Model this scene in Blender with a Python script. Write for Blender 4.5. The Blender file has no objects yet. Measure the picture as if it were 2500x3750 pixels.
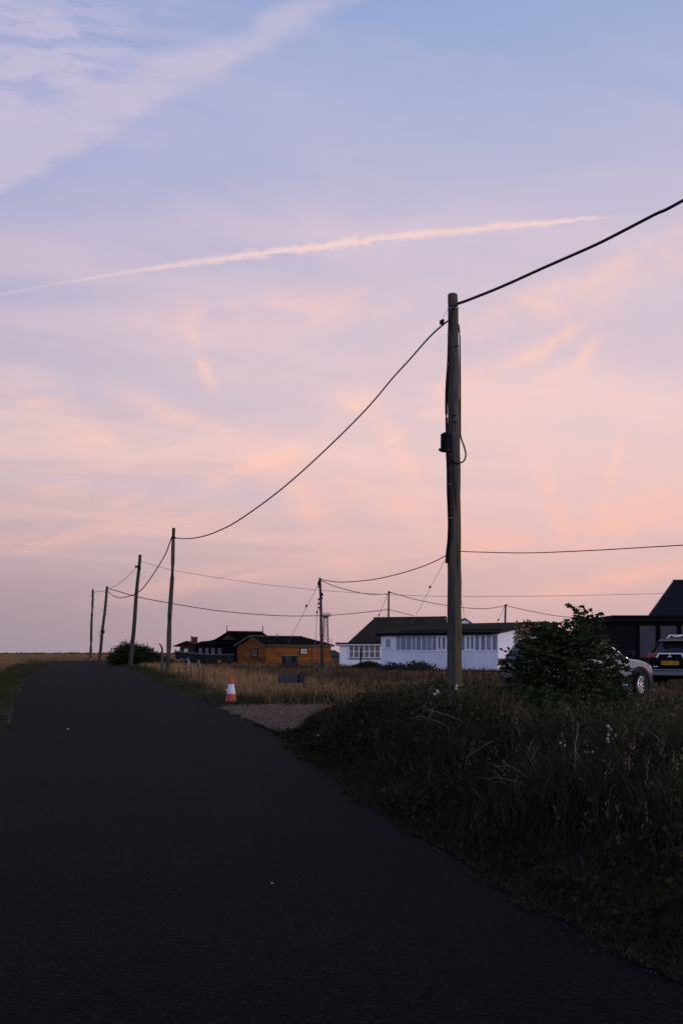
import bpy, math, random
import numpy as np
from mathutils import Vector, Matrix, Euler

random.seed(7)
RNG = np.random.default_rng(11)
SC = bpy.context.scene
COL = SC.collection
R = math.radians

# ------------------------------------------------------------------ camera
F, CX, YH, CAMZ = 3670.0, 1250.0, 2391.0, 1.55      # focal length, principal column, horizon row, eye height
cam_d = bpy.data.cameras.new('camera')
cam = bpy.data.objects.new('camera', cam_d)
COL.objects.link(cam)
cam.location = (0, 0, CAMZ)
cam.rotation_euler = (R(90), 0, 0)
cam_d.sensor_fit = 'VERTICAL'
cam_d.sensor_height = 36.0
cam_d.lens = 36.0 * F / 3750.0
cam_d.shift_y = (YH - 1875.0) / 3750.0
cam_d.clip_start = 0.1
cam_d.clip_end = 9000
SC.camera = cam
SC.view_settings.view_transform = 'Standard'
SC.view_settings.look = 'None'
SC.view_settings.gamma = 1.0
SC.view_settings.exposure = 0.0
SC.render.engine = 'CYCLES'
SC.cycles.use_denoising = True
SC.cycles.max_bounces = 4
SC.cycles.diffuse_bounces = 2
SC.cycles.transparent_max_bounces = 8
try:
    SC.cycles.denoiser = 'OPENIMAGEDENOISE'
except Exception:
    pass

SUN_AZ, SUN_EL = 112.0, 4.0     # degrees clockwise from the view direction (+Y), and above the horizon


def s2l(c):
    return tuple(((v / 255.0) / 12.92 if v / 255.0 <= 0.04045 else ((v / 255.0 + 0.055) / 1.055) ** 2.4) for v in c)


# ------------------------------------------------------------------ sky
world = bpy.data.worlds.new('World')
SC.world = world
world.use_nodes = True
WT = world.node_tree
WT.nodes.clear()


class Nd:
    """a shader value with arithmetic"""
    tree = None

    def __init__(self, s):
        self.s = s

    @staticmethod
    def op(o, *a):
        n = Nd.tree.nodes.new('ShaderNodeMath')
        n.operation = o
        for i, v in enumerate(a):
            if isinstance(v, Nd):
                Nd.tree.links.new(v.s, n.inputs[i])
            else:
                n.inputs[i].default_value = v
        return Nd(n.outputs[0])

    def __add__(self, o): return Nd.op('ADD', self, o)
    __radd__ = __add__
    def __sub__(self, o): return Nd.op('SUBTRACT', self, o)
    def __rsub__(self, o): return Nd.op('SUBTRACT', o, self)
    def __mul__(self, o): return Nd.op('MULTIPLY', self, o)
    __rmul__ = __mul__
    def __truediv__(self, o): return Nd.op('DIVIDE', self, o)
    def __neg__(self): return Nd.op('MULTIPLY', self, -1.0)


def nstep(v, a, b, lo=0.0, hi=1.0):
    n = Nd.tree.nodes.new('ShaderNodeMapRange')
    n.interpolation_type = 'SMOOTHSTEP'
    Nd.tree.links.new(v.s, n.inputs['Value'])
    n.inputs['From Min'].default_value = a
    n.inputs['From Max'].default_value = b
    n.inputs['To Min'].default_value = lo
    n.inputs['To Max'].default_value = hi
    return Nd(n.outputs['Result'])


def nvec(x, y, z):
    n = Nd.tree.nodes.new('ShaderNodeCombineXYZ')
    for i, v in enumerate((x, y, z)):
        if isinstance(v, Nd):
            Nd.tree.links.new(v.s, n.inputs[i])
        else:
            n.inputs[i].default_value = v
    return n.outputs[0]


def nnoise(vec, scale, detail=4.0, rough=0.55, dist=0.0):
    n = Nd.tree.nodes.new('ShaderNodeTexNoise')
    Nd.tree.links.new(vec, n.inputs['Vector'])
    n.inputs['Scale'].default_value = scale
    n.inputs['Detail'].default_value = detail
    n.inputs['Roughness'].default_value = rough
    n.inputs['Distortion'].default_value = dist
    return Nd(n.outputs['Fac'])


def nramp(v, stops, interp='EASE'):
    n = Nd.tree.nodes.new('ShaderNodeValToRGB')
    n.color_ramp.interpolation = interp
    els = n.color_ramp.elements
    while len(els) < len(stops):
        els.new(0.5)
    for e, (p, c) in zip(els, stops):
        e.position = p
        e.color = (*c, 1)
    Nd.tree.links.new(v.s, n.inputs[0])
    return n.outputs[0]


def nmix(f, a, b, mode='MIX'):
    n = Nd.tree.nodes.new('ShaderNodeMix')
    n.data_type = 'RGBA'
    n.blend_type = mode
    for s, v in ((n.inputs[0], f), (n.inputs[6], a), (n.inputs[7], b)):
        if isinstance(v, Nd):
            Nd.tree.links.new(v.s, s)
        elif isinstance(v, (int, float)):
            s.default_value = v
        elif isinstance(v, tuple):
            s.default_value = (*v, 1)
        else:
            Nd.tree.links.new(v, s)
    return n.outputs[2]


def azel(px, py):
    v = Vector(((px - CX) / F, 1.0, (YH - py) / F)).normalized()
    return math.degrees(math.atan2(v.x, v.y)), math.degrees(math.asin(v.z))


def build_sky():
    Nd.tree = WT
    tc = WT.nodes.new('ShaderNodeTexCoord')
    sp = WT.nodes.new('ShaderNodeSeparateXYZ')
    WT.links.new(tc.outputs['Generated'], sp.inputs[0])
    x, y, z = (Nd(sp.outputs[i]) for i in range(3))
    el = Nd.op('ARCSINE', z) * (180 / math.pi)
    az = Nd.op('ARCTAN2', x, y) * (180 / math.pi)
    zz = Nd.op('MAXIMUM', z, 0.02)
    X, Y = x / zz, y / zz                      # the point where the ray meets a cloud layer one unit up
    zc = zz + 0.10
    Xc, Yc = x / zc, y / zc
    t = el / 90.0
    cool = [(0.0, (162, 146, 158)), (0.03, (169, 151, 162)), (0.07, (190, 168, 176)), (0.115, (204, 181, 187)), (0.16, (194, 181, 197)),
            (0.21, (171, 171, 203)), (0.29, (163, 170, 209)), (0.36, (136, 157, 207)), (0.50, (84, 104, 156)), (0.75, (44, 60, 104)), (1.0, (34, 47, 88))]
    warm = [(0.0, (206, 172, 174)), (0.03, (212, 177, 177)), (0.07, (224, 188, 187)), (0.115, (231, 198, 198)), (0.16, (231, 202, 206)),
            (0.21, (212, 195, 209)), (0.29, (177, 180, 212)), (0.36, (148, 169, 211)), (0.50, (90, 111, 160)), (0.75, (46, 62, 106)), (1.0, (34, 47, 88))]
    back = [(0.0, (198, 206, 250)), (0.10, (205, 216, 262)), (0.25, (178, 195, 250)), (0.36, (130, 150, 208)), (0.50, (84, 104, 160)), (0.75, (44, 60, 106)), (1.0, (34, 47, 88))]
    ca = nramp(t, [(p, s2l(c)) for p, c in cool], 'LINEAR')
    cb = nramp(t, [(p, s2l(c)) for p, c in warm], 'LINEAR')
    base = nmix(nstep(az + el * 0.25, -22, 16), ca, cb)
    base = nmix(nstep(y - Nd.op('MAXIMUM', x, 0.0) * 0.5, 0.35, -0.6), base, nramp(t, [(p, s2l(c)) for p, c in back], 'LINEAR'))
    # thin high cloud catching the last light
    wv = nvec(Xc * 0.55 + Yc * 0.35, Yc * 1.0 - Xc * 0.25, 0.0)
    warp = nnoise(wv, 1.1, 3.0, 0.5)
    n1 = nnoise(nvec(Xc * 0.8 + warp * 1.6, Yc * 1.35 - Xc * 0.3 + warp * 0.9, 3.1), 1.3, 6.0, 0.52, 0.5)
    n2 = nnoise(nvec(Xc * 0.9 + warp * 0.7 + Yc * 0.5, Yc * 2.6 - Xc * 1.1, 9.4), 2.4, 7.0, 0.6, 0.4)
    veil = nstep(n1, 0.40, 0.72) * nstep(el, 2.0, 9.0)
    veil = veil * nstep(el, 42, 20, 0.35, 1.0)
    pink = nramp(t, [(0.0, s2l((212, 172, 172))), (0.06, s2l((236, 190, 186))), (0.13, s2l((246, 206, 200))), (0.22, s2l((232, 204, 212))), (0.36, s2l((196, 188, 214))), (0.7, s2l((130, 130, 170)))], 'LINEAR')
    base = nmix(veil * 0.70 * nstep(az, -30, -4, 0.55, 1.0), base, pink)
    gap = nstep(n1, 0.50, 0.30) * nstep(el, 5, 11) * nstep(el, 27, 17)
    base = nmix(gap * 0.55, base, s2l((201, 189, 209)))
    # loose lit wisps, each a soft patch broken up by noise
    peach = nmix(nstep(el, 3, 14), s2l((244, 186, 172)), s2l((253, 205, 190)))
    puffs = [(1010, 1680, 130, 30, 16, 1.1), (860, 1725, 150, 60, 25, 0.6), (1425, 1600, 150, 36, -58, 1.15), (1320, 1500, 90, 28, -30, 0.95), (1480, 1700, 70, 40, -70, 0.6),
             (320, 1605, 140, 45, -5, 1.0), (110, 1430, 120, 60, -10, 0.9), (735, 1310, 95, 24, -66, 1.0), (640, 1520, 220, 40, -20, 0.55),
             (2010, 1260, 120, 28, 25, 1.0), (2140, 1300, 60, 25, 60, 0.7), (2010, 1790, 150, 40, -72, 0.85), (2235, 1740, 120, 24, 75, 0.9),
             (2380, 1860, 300, 80, 22, 0.9), (2250, 2120, 300, 40, 10, 1.1), (1500, 1860, 360, 60, -18, 0.75), (1150, 1880, 240, 70, -55, 0.7),
             (750, 2120, 300, 36, 12, 0.7), (250, 1960, 380, 36, 10, 0.6), (1750, 1420, 460, 120, 12, 0.55), (420, 1830, 420, 60, -8, 0.5),
             (2250, 960, 480, 34, 17, 0.45), (2100, 1090, 520, 60, 14, 0.5), (1050, 1140, 520, 75, 4, 0.5), (1750, 2010, 500, 50, 6, 0.6)]
    tot = None
    for (px, py, rx, ry, ang, amp) in puffs:
        a0, e0 = azel(px, py)
        k = 57.3 / F
        c, s = math.cos(R(ang)), math.sin(R(ang))
        dx, dy = az - a0, el - e0
        p = (dx * c + dy * s) / (rx * k)
        q = (dy * c - dx * s) / (ry * k)
        g = Nd.op('EXPONENT', -(p * p + q * q)) * amp
        tot = g if tot is None else tot + g
    brk = nnoise(nvec(az * 0.16 + n1 * 2.0, el * 0.30 - az * 0.05, 1.7), 1.6, 7.0, 0.6, 0.7)
    base = nmix(Nd.op('MINIMUM', tot * nstep(brk, 0.26, 0.66), 0.9), base, peach)
    # streaky cirrus everywhere high up, faint
    st = nstep(n2, 0.50, 0.80) * nstep(el, 7, 20) * nstep(el, 60, 35)
    base = nmix(st * 0.20, base, s2l((226, 204, 210)))
    # broad pink bank left of the narrow contrail
    a0, e0 = azel(250, 900)
    dx, dy = az - a0, el - e0 - (az - a0) * 0.14
    bank = Nd.op('EXPONENT', -((dx / 12.0) * (dx / 12.0) + (dy / 1.5) * (dy / 1.5)))
    base = nmix(bank * nstep(n1, 0.28, 0.66) * 0.55, base, s2l((222, 198, 206)))

    def line(p0, p1):
        (xa, ya), (xb, yb) = [((p[0] - CX) / (YH - p[1]), F / (YH - p[1])) for p in (p0, p1)]
        L = math.hypot(xb - xa, yb - ya)
        ux, uy = (xb - xa) / L, (yb - ya) / L
        along = ((X - xa) * ux + (Y - ya) * uy) / L
        off = (X - xa) * uy - (Y - ya) * ux
        return along, off, L
    # old spread-out contrail and the cirrus sheet beside it, upper left
    al, off, L = line((1275, 0), (96, 638))
    ns = nnoise(nvec(X * 3.0, Y * 3.0, 0.0), 2.5, 6.0, 0.6)
    o2 = -off + (ns - 0.5) * 0.10
    wB = nstep(al, -0.2, 1.1, 0.035, 0.17)
    edge = nstep(o2, -0.040, 0.050)
    band = edge * nstep(o2 / wB, 1.25, 0.15)
    sheet = edge * nstep(o2, 1.0, 0.30)
    rip = nnoise(nvec(X * 2.0 + Y * 0.5 + ns * 0.5, Y * 5.2 - X * 0.7 + ns * 0.35, 0.0), 2.6, 8.0, 0.66, 0.0)
    rip2 = nnoise(nvec(X * 1.3, Y * 1.3, 4.0), 1.9, 4.0, 0.5)
    fade = nstep(al, 0.12, 0.55)
    dens = band * nstep(rip, 0.25, 0.65, 0.45, 0.85) * nstep(al, 2.0, 0.95) * nstep(al, -0.9, 0.1, 0.3, 1.0) + sheet * fade * nstep(rip, 0.37, 0.63, 0.06, 0.88) * nstep(rip2, 0.30, 0.58, 0.45, 1.0) * nstep(al, 2.0, 1.1)
    base = nmix(Nd.op('MINIMUM', dens, 0.60) * nstep(y, 0.0, 0.3), base, s2l((210, 195, 214)))
    # fresh narrow contrail
    al, off, L = line((-60, 1090), (2310, 789))
    ns2 = nnoise(nvec(X * 1.0, Y * 1.0, 2.0), 26.0, 4.0, 0.6)
    ns3 = nnoise(nvec(X * 1.0, Y * 1.0, 5.0), 5.0, 3.0, 0.5)
    bend = al * (1.0 - al) * 0.215
    w = nstep(al, 0.0, 0.62, 0.009, 0.021) * nstep(al, 1.0, 0.82, 0.42, 1.0)
    lump = nnoise(nvec(X * 1.0, Y * 1.0, 7.0), 17.0, 5.0, 0.6)
    mid = nstep(al, 0.30, 0.50) * nstep(al, 0.85, 0.66)
    w = w * (1.0 - mid + mid * nstep(lump, 0.34, 0.66, 0.5, 2.1))
    q = Nd.op('ABSOLUTE', off - bend + (ns2 - 0.5) * nstep(al, 0.3, 0.55, 0.022, 0.052) + (ns3 - 0.5) * 0.022) / w
    con = nstep(q, 1.45, 0.0) * nstep(al, 0.05, 0.50, 0.22, 0.80) * nstep(ns3, 0.25, 0.60, 0.55, 1.0) * nstep(al, 1.0, 0.93) * nstep(al, -0.3, 0.0) * nstep(y, 0.0, 0.3)
    base = nmix(con, base, s2l((250, 214, 206)))
    # physical dusk sky underneath: brighter towards the sunset on the right
    sky = WT.nodes.new('ShaderNodeTexSky')
    sky.sky_type = 'NISHITA'
    sky.sun_disc = False
    sky.sun_elevation = R(1.5)
    sky.sun_rotation = R(SUN_AZ)
    sky.air_density = 1.2
    sky.dust_density = 1.5
    sky.ozone_density = 2.0
    skc = nmix(1.0, sky.outputs[0], (0.02, 0.02, 0.02), 'MULTIPLY')
    col = nmix(1.0, base, skc, 'ADD')
    bg = WT.nodes.new('ShaderNodeBackground')
    bg.inputs[1].default_value = 1.0
    WT.links.new(col, bg.inputs[0])
    out = WT.nodes.new('ShaderNodeOutputWorld')
    WT.links.new(bg.outputs[0], out.inputs[0])


build_sky()
world.cycles.sampling_method = 'NONE'     # a smooth sky needs no importance map

sun_d = bpy.data.lights.new('afterglow', 'SUN')
sun_d.energy = 1.3
sun_d.angle = R(28)
sun_d.color = (1.0, 0.79, 0.72)
sun = bpy.data.objects.new('afterglow', sun_d)
COL.objects.link(sun)
_sd = Vector((math.sin(R(SUN_AZ)) * math.cos(R(SUN_EL)), math.cos(R(SUN_AZ)) * math.cos(R(SUN_EL)), math.sin(R(SUN_EL))))
sun.rotation_euler = _sd.to_track_quat('Z', 'Y').to_euler()
sun.location = _sd * 60


# ------------------------------------------------------------------ materials
MATS = {}


def mat(name, col, rough=0.8, var=0.25, scale=6.0, bump=0.0, metal=0.0, spec=0.12, col2=None, stretch=(1, 1, 1), obj=True, bscale=None):
    if name in MATS:
        return MATS[name]
    m = bpy.data.materials.new(name)
    m.use_nodes = True
    t = m.node_tree
    b = t.nodes['Principled BSDF']
    b.inputs['Roughness'].default_value = rough
    b.inputs['Metallic'].default_value = metal
    b.inputs['Specular IOR Level'].default_value = spec
    tc = t.nodes.new('ShaderNodeTexCoord')
    mp = t.nodes.new('ShaderNodeMapping')
    mp.inputs['Scale'].default_value = stretch
    t.links.new(tc.outputs['Object'], mp.inputs[0])
    n = t.nodes.new('ShaderNodeTexNoise')
    n.inputs['Scale'].default_value = scale
    n.inputs['Detail'].default_value = 6
    n.inputs['Roughness'].default_value = 0.62
    t.links.new(mp.outputs[0], n.inputs['Vector'])
    r = t.nodes.new('ShaderNodeValToRGB')
    r.color_ramp.elements[0].position = 0.3
    r.color_ramp.elements[1].position = 0.7
    c2 = col2 or tuple(v * (1 - var) for v in col)
    c1 = tuple(min(1, v * (1 + var * 0.6)) for v in col) if col2 is None else col
    r.color_ramp.elements[0].color = (*c2, 1)
    r.color_ramp.elements[1].color = (*c1, 1)
    t.links.new(n.outputs['Fac'], r.inputs[0])
    oi = t.nodes.new('ShaderNodeObjectInfo')
    mr = t.nodes.new('ShaderNodeMapRange')
    mr.inputs['To Min'].default_value = 1 - var * 0.5
    mr.inputs['To Max'].default_value = 1 + var * 0.4
    t.links.new(oi.outputs['Random'], mr.inputs['Value'])
    mx = t.nodes.new('ShaderNodeMix')
    mx.data_type = 'RGBA'
    mx.blend_type = 'MULTIPLY'
    mx.inputs[0].default_value = 1.0
    t.links.new(r.outputs[0], mx.inputs[6])
    t.links.new(mr.outputs[0], mx.inputs[7])
    t.links.new(mx.outputs[2], b.inputs['Base Color'])
    if bump:
        n2 = t.nodes.new('ShaderNodeTexNoise')
        n2.inputs['Scale'].default_value = bscale or scale * 4
        n2.inputs['Detail'].default_value = 4
        t.links.new(mp.outputs[0], n2.inputs['Vector'])
        bp = t.nodes.new('ShaderNodeBump')
        bp.inputs['Strength'].default_value = bump
        bp.inputs['Distance'].default_value = 0.02
        t.links.new(n2.outputs['Fac'], bp.inputs['Height'])
        t.links.new(bp.outputs[0], b.inputs['Normal'])
    MATS[name] = m
    return m


def mat_leaf(name, gloss=0.55, trans=0.25):
    """colour comes per blade or leaf from the mesh attribute 'col'"""
    m = bpy.data.materials.new(name)
    m.use_nodes = True
    t = m.node_tree
    b = t.nodes['Principled BSDF']
    b.inputs['Roughness'].default_value = gloss
    b.inputs['Specular IOR Level'].default_value = 0.25
    a = t.nodes.new('ShaderNodeAttribute')
    a.attribute_name = 'col'
    t.links.new(a.outputs['Color'], b.inputs['Base Color'])
    tr = t.nodes.new('ShaderNodeBsdfTranslucent')
    t.links.new(a.outputs['Color'], tr.inputs['Color'])
    ms = t.nodes.new('ShaderNodeMixShader')
    ms.inputs[0].default_value = trans
    t.links.new(b.outputs[0], ms.inputs[1])
    t.links.new(tr.outputs[0], ms.inputs[2])
    t.links.new(ms.outputs[0], t.nodes['Material Output'].inputs[0])
    MATS[name] = m
    return m


def mat_glass(name, tint=(0.05, 0.055, 0.07), rough=0.08, spec=0.7):
    m = mat(name, tint, rough, 0.15, 1.5, spec=spec)
    return m


# ------------------------------------------------------------------ mesh helpers
class MB:
    def __init__(self):
        self.v, self.f = [], []

    def add(self, vs, fs, M=None):
        o = len(self.v)
        self.v += [tuple(M @ Vector(p)) if M else tuple(p) for p in vs]
        self.f += [tuple(i + o for i in f) for f in fs]
        return self

    def box(self, a, b, M=None, taper=0.0):
        (x0, y0, z0), (x1, y1, z1) = a, b
        t = taper
        vs = [(x0, y0, z0), (x1, y0, z0), (x1, y1, z0), (x0, y1, z0), (x0 + t, y0 + t, z1), (x1 - t, y0 + t, z1), (x1 - t, y1 - t, z1), (x0 + t, y1 - t, z1)]
        return self.add(vs, [(0, 3, 2, 1), (4, 5, 6, 7), (0, 1, 5, 4), (1, 2, 6, 5), (2, 3, 7, 6), (3, 0, 4, 7)], M)

    def cbox(self, c, s, M=None):
        return self.box([c[i] - s[i] / 2 for i in range(3)], [c[i] + s[i] / 2 for i in range(3)], M)

    def prism(self, poly, axis_vec, M=None):
        """polygon of 3-D points extruded along a vector"""
        n = len(poly)
        a = Vector(axis_vec)
        vs = [tuple(p) for p in poly] + [tuple(Vector(p) + a) for p in poly]
        fs = [tuple(range(n - 1, -1, -1)), tuple(range(n, 2 * n))] + [(i, (i + 1) % n, n + (i + 1) % n, n + i) for i in range(n)]
        return self.add(vs, fs, M)

    def tube(self, pts, r, n=6, caps=True, M=None):
        pts = [Vector(p) for p in pts]
        rs = r if isinstance(r, (list, tuple)) else [r] * len(pts)
        vs, fs = [], []
        up = Vector((0, 0, 1))
        for i, p in enumerate(pts):
            t = (pts[min(i + 1, len(pts) - 1)] - pts[max(i - 1, 0)])
            t = t.normalized() if t.length > 1e-9 else Vector((0, 0, 1))
            a = t.cross(up)
            if a.length < 0.05:
                a = t.cross(Vector((0, 1, 0)))
            a.normalize()
            b = t.cross(a)
            for k in range(n):
                q = 2 * math.pi * k / n
                vs.append(tuple(p + (a * math.cos(q) + b * math.sin(q)) * rs[i]))
        for i in range(len(pts) - 1):
            for k in range(n):
                fs.append((i * n + k, i * n + (k + 1) % n, (i + 1) * n + (k + 1) % n, (i + 1) * n + k))
        if caps:
            fs.append(tuple(range(n - 1, -1, -1)))
            o = (len(pts) - 1) * n
            fs.append(tuple(range(o, o + n)))
        return self.add(vs, fs, M)

    def lathe(self, prof, n=24, M=None, axis='z', caps=True):
        vs, fs = [], []
        for (r, h) in prof:
            for k in range(n):
                q = 2 * math.pi * k / n
                p = (r * math.cos(q), r * math.sin(q), h)
                if axis == 'y':
                    p = (p[0], p[2], p[1])
                vs.append(p)
        for i in range(len(prof) - 1):
            for k in range(n):
                fs.append((i * n + k, i * n + (k + 1) % n, (i + 1) * n + (k + 1) % n, (i + 1) * n + k))
        if caps:
            fs.append(tuple(range(n - 1, -1, -1)))
            o = (len(prof) - 1) * n
            fs.append(tuple(range(o, o + n)))
        return self.add(vs, fs, M)

    def data(self, name, smooth=False, sharp=35):
        me = bpy.data.meshes.new(name)
        me.from_pydata(self.v, [], self.f)
        me.update()
        import bmesh
        bm = bmesh.new()
        bm.from_mesh(me)
        bmesh.ops.recalc_face_normals(bm, faces=bm.faces)
        if smooth:
            for f in bm.faces:
                f.smooth = True
            for e in bm.edges:
                if len(e.link_faces) == 2 and e.calc_face_angle(0) > R(sharp):
                    e.smooth = False
        bm.to_mesh(me)
        bm.free()
        return me

    def build(self, name, m, parent=None, smooth=False, loc=None, sharp=35):
        me = self.data(name, smooth, sharp)
        me.materials.append(m)
        return link(name, me, parent, loc)


def link(name, me, parent=None, loc=None):
    o = bpy.data.objects.new(name, me)
    COL.objects.link(o)
    if parent:
        o.parent = parent
    if loc:
        o.location = loc
    return o


def tag(o, label, cat, group=None, kind=None):
    o['label'] = label
    o['category'] = cat
    if group:
        o['group'] = group
    if kind:
        o['kind'] = kind
    return o


def thing(name, label, cat, loc=(0, 0, 0), rz=0.0, group=None):
    o = bpy.data.objects.new(name, None)
    COL.objects.link(o)
    o.location = loc
    o.rotation_euler = (0, 0, rz)
    o.empty_display_size = 0.2
    return tag(o, label, cat, group)


def struct(o):
    o['kind'] = 'structure'
    return o


def W(px, py, d):
    """the point at distance d ahead that is seen at pixel (px, py)"""
    return Vector(((px - CX) / F * d, d, CAMZ + (YH - py) / F * d))


def XP(px, d):
    return (px - CX) / F * d


# ------------------------------------------------------------------ terrain
_pd = np.array([-50, 0, 16, 20, 24, 27, 30, 34, 40, 50, 62, 85, 110, 160, 400, 6000.])
_pz = np.array([0, 0, 0.0, 0.03, 0.10, 0.18, 0.26, 0.35, 0.45, 0.56, 0.65, 0.74, 0.78, 0.80, 0.85, 0.85])
_td = np.linspace(-50, 200, 2501)
_tz = np.interp(_td, _pd, _pz)
_k = np.hanning(61)
_tz = np.convolve(np.pad(_tz, 30, 'edge'), _k / _k.sum(), 'valid')


def ramp(d):
    return np.where(d < 200, np.interp(d, _td, _tz), np.interp(d, _pd, _pz))


def sst(v, a, b):
    t = np.clip((v - a) / (b - a), 0, 1)
    return t * t * (3 - 2 * t)


def unproj(px, py):
    s = (py - YH) / F
    d = 2.0
    while d < 300 and CAMZ - s * d > float(ramp(np.array(d))):
        d += 0.02
    return (px - CX) / F * d, d


_rp = [(2500, 3571), (2232, 3427), (1993, 3300), (1753, 3164), (1594, 3078), (1435, 2985), (1275, 2872), (1116, 2762), (1020, 2680), (900, 2626), (778, 2580), (714, 2553), (651, 2519), (587, 2493), (523, 2465), (466, 2446), (410, 2429)]
_lp = [(3, 2680), (22, 2612), (36, 2570), (68, 2516), (92, 2477), (137, 2446), (172, 2428)]
RE = [(3.0, 1.0), (2.3, 3.2)] + [unproj(*p) for p in _rp]
LE = [unproj(*p) for p in _lp]
_re = np.array(RE)
_le0 = np.array(LE)
_width = 5.45
# left edge nearer than the frame shows: parallel to the right edge
_nl = [(float(np.interp(d, _re[:, 1], _re[:, 0])) - _width * (1.0 + 0.04), d) for d in (1.0, 5.0, 9.0, 13.0, 16.5)]
_le = np.array([p for p in _nl if p[1] < _le0[0, 1] - 1.0] + [tuple(p) for p in _le0])
# the bend to the right beyond
BR = [tuple(_re[-1]), (-17.9, 86.5), (-17.2, 91.0), (-16.4, 95.0)]
BL = [tuple(_le[-1]), (-26.9, 95.0), (-25.4, 99.5), (-21.5, 101.8), (-17.5, 102.4)]


def xr(d):
    """x of the road's right edge (straight on past the bend)"""
    return np.where(d < 80, np.interp(d, _re[:, 1], _re[:, 0]), _re[-1, 0] - 0.235 * (d - _re[-1, 1]) * (d > 80))


def xl(d):
    return np.where(d < 85, np.interp(d, _le[:, 1], _le[:, 0]), _le[-1, 0])


def height(x, d):
    x = np.asarray(x, float)
    d = np.asarray(d, float)
    u = x - xr(d)
    w = 1 - sst(u, 2.5, 10.0)
    far = sst(d, 150, 190) * 0.42 + sst(d, 200, 500) * 0.40
    right = np.maximum(far, 0.0)
    z = ramp(d) * w + right * (1 - w)
    z = z + 0.30 * sst(x, 1.5, 4.0) * sst(d, 19, 24) * (1 - sst(d, 50, 62)) * sst(u, 4, 7) * (1 - sst(x, 40, 60))
    z = z + 0.32 * sst(u, 0.15, 1.6) * (1 - sst(u, 5.0, 9.0)) * (1 - sst(d, 18, 23)) * sst(d, -6, 2)
    z = z + (0.035 * np.sin(x * 0.9 + d * 0.31) + 0.03 * np.sin(d * 0.53 - x * 0.37)) * sst(u, 2, 9)
    z = z + 0.10 * sst(xl(d) - x, 0.2, 1.6) * (1 - sst(d, 75, 90))
    return z


def hz(x, d):
    return float(height(np.array([x]), np.array([d]))[0])


def in_poly(x, y, poly):
    inside = np.zeros(x.shape, bool)
    n = len(poly)
    for i in range(n):
        x1, y1 = poly[i]
        x2, y2 = poly[(i + 1) % n]
        c = ((y1 > y) != (y2 > y))
        with np.errstate(divide='ignore', invalid='ignore'):
            xi = (x2 - x1) * (y - y1) / (y2 - y1 + 1e-12) + x1
        inside ^= c & (x < xi)
    return inside


ROADPOLY = [tuple(p) for p in _re] + BR[1:] + BL[::-1] + [tuple(p) for p in _le[::-1]][1:]


def on_road(x, d):
    return in_poly(x, d, ROADPOLY)


def grid_mesh(name, xs2d, ys2d, zs2d, m):
    r, c = xs2d.shape
    co = np.stack([xs2d, ys2d, zs2d], -1).reshape(-1, 3)
    i = np.arange(r * c).reshape(r, c)
    q = np.stack([i[:-1, :-1], i[:-1, 1:], i[1:, 1:], i[1:, :-1]], -1).reshape(-1, 4)
    return np_mesh(name, co, q, m, smooth=True)


def np_mesh(name, co, quads, m, smooth=False, tris=None, col=None):
    me = bpy.data.meshes.new(name)
    nv, nq = len(co), 0 if quads is None else len(quads)
    nt = 0 if tris is None else len(tris)
    me.vertices.add(nv)
    me.vertices.foreach_set('co', np.asarray(co, np.float32).ravel())
    idx = ([] if nq == 0 else [np.asarray(quads, np.int32).ravel()]) + ([] if nt == 0 else [np.asarray(tris, np.int32).ravel()])
    idx = np.concatenate(idx)
    me.loops.add(len(idx))
    me.loops.foreach_set('vertex_index', idx)
    me.polygons.add(nq + nt)
    st = np.concatenate([np.arange(nq) * 4, nq * 4 + np.arange(nt) * 3]).astype(np.int32)
    me.polygons.foreach_set('loop_start', st)
    me.polygons.foreach_set('loop_total', np.concatenate([np.full(nq, 4), np.full(nt, 3)]).astype(np.int32))
    if smooth:
        me.polygons.foreach_set('use_smooth', np.ones(nq + nt, bool))
    me.update(calc_edges=True)
    me.validate()
    if col is not None:
        a = me.attributes.new('col', 'FLOAT_COLOR', 'POINT')
        c4 = np.ones((nv, 4), np.float32)
        c4[:, :3] = col
        a.data.foreach_set('color', c4.ravel())
    me.materials.append(m)
    return link(name, me)


# ground: one sheet to the horizon, its columns following the road
gy = np.concatenate([np.arange(-14, 0, 1.0), np.arange(0, 45, 0.45), np.arange(45, 130, 1.2), np.geomspace(130, 6500, 44)])
gu = np.concatenate([-np.geomspace(4000, 12, 34), np.arange(-11, -6, 0.5), np.arange(-6, 14, 0.45), np.geomspace(14, 4000, 40)])
GX, GY = np.meshgrid(gu, gy)
GX = GX + xr(np.clip(GY, 0, 110)) 
GZ = height(GX, GY)
rd = on_road(GX, GY)
GZ = GZ - 0.035 * rd
m_soil = mat('heath_soil', (0.050, 0.036, 0.020), 0.95, 0.5, 0.35, bump=0.6, bscale=9, col2=(0.022, 0.025, 0.010))
ground = struct(grid_mesh('ground', GX, GY, GZ, m_soil))
tag(ground, 'flat brown heath ground running to the horizon', 'ground')

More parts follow.
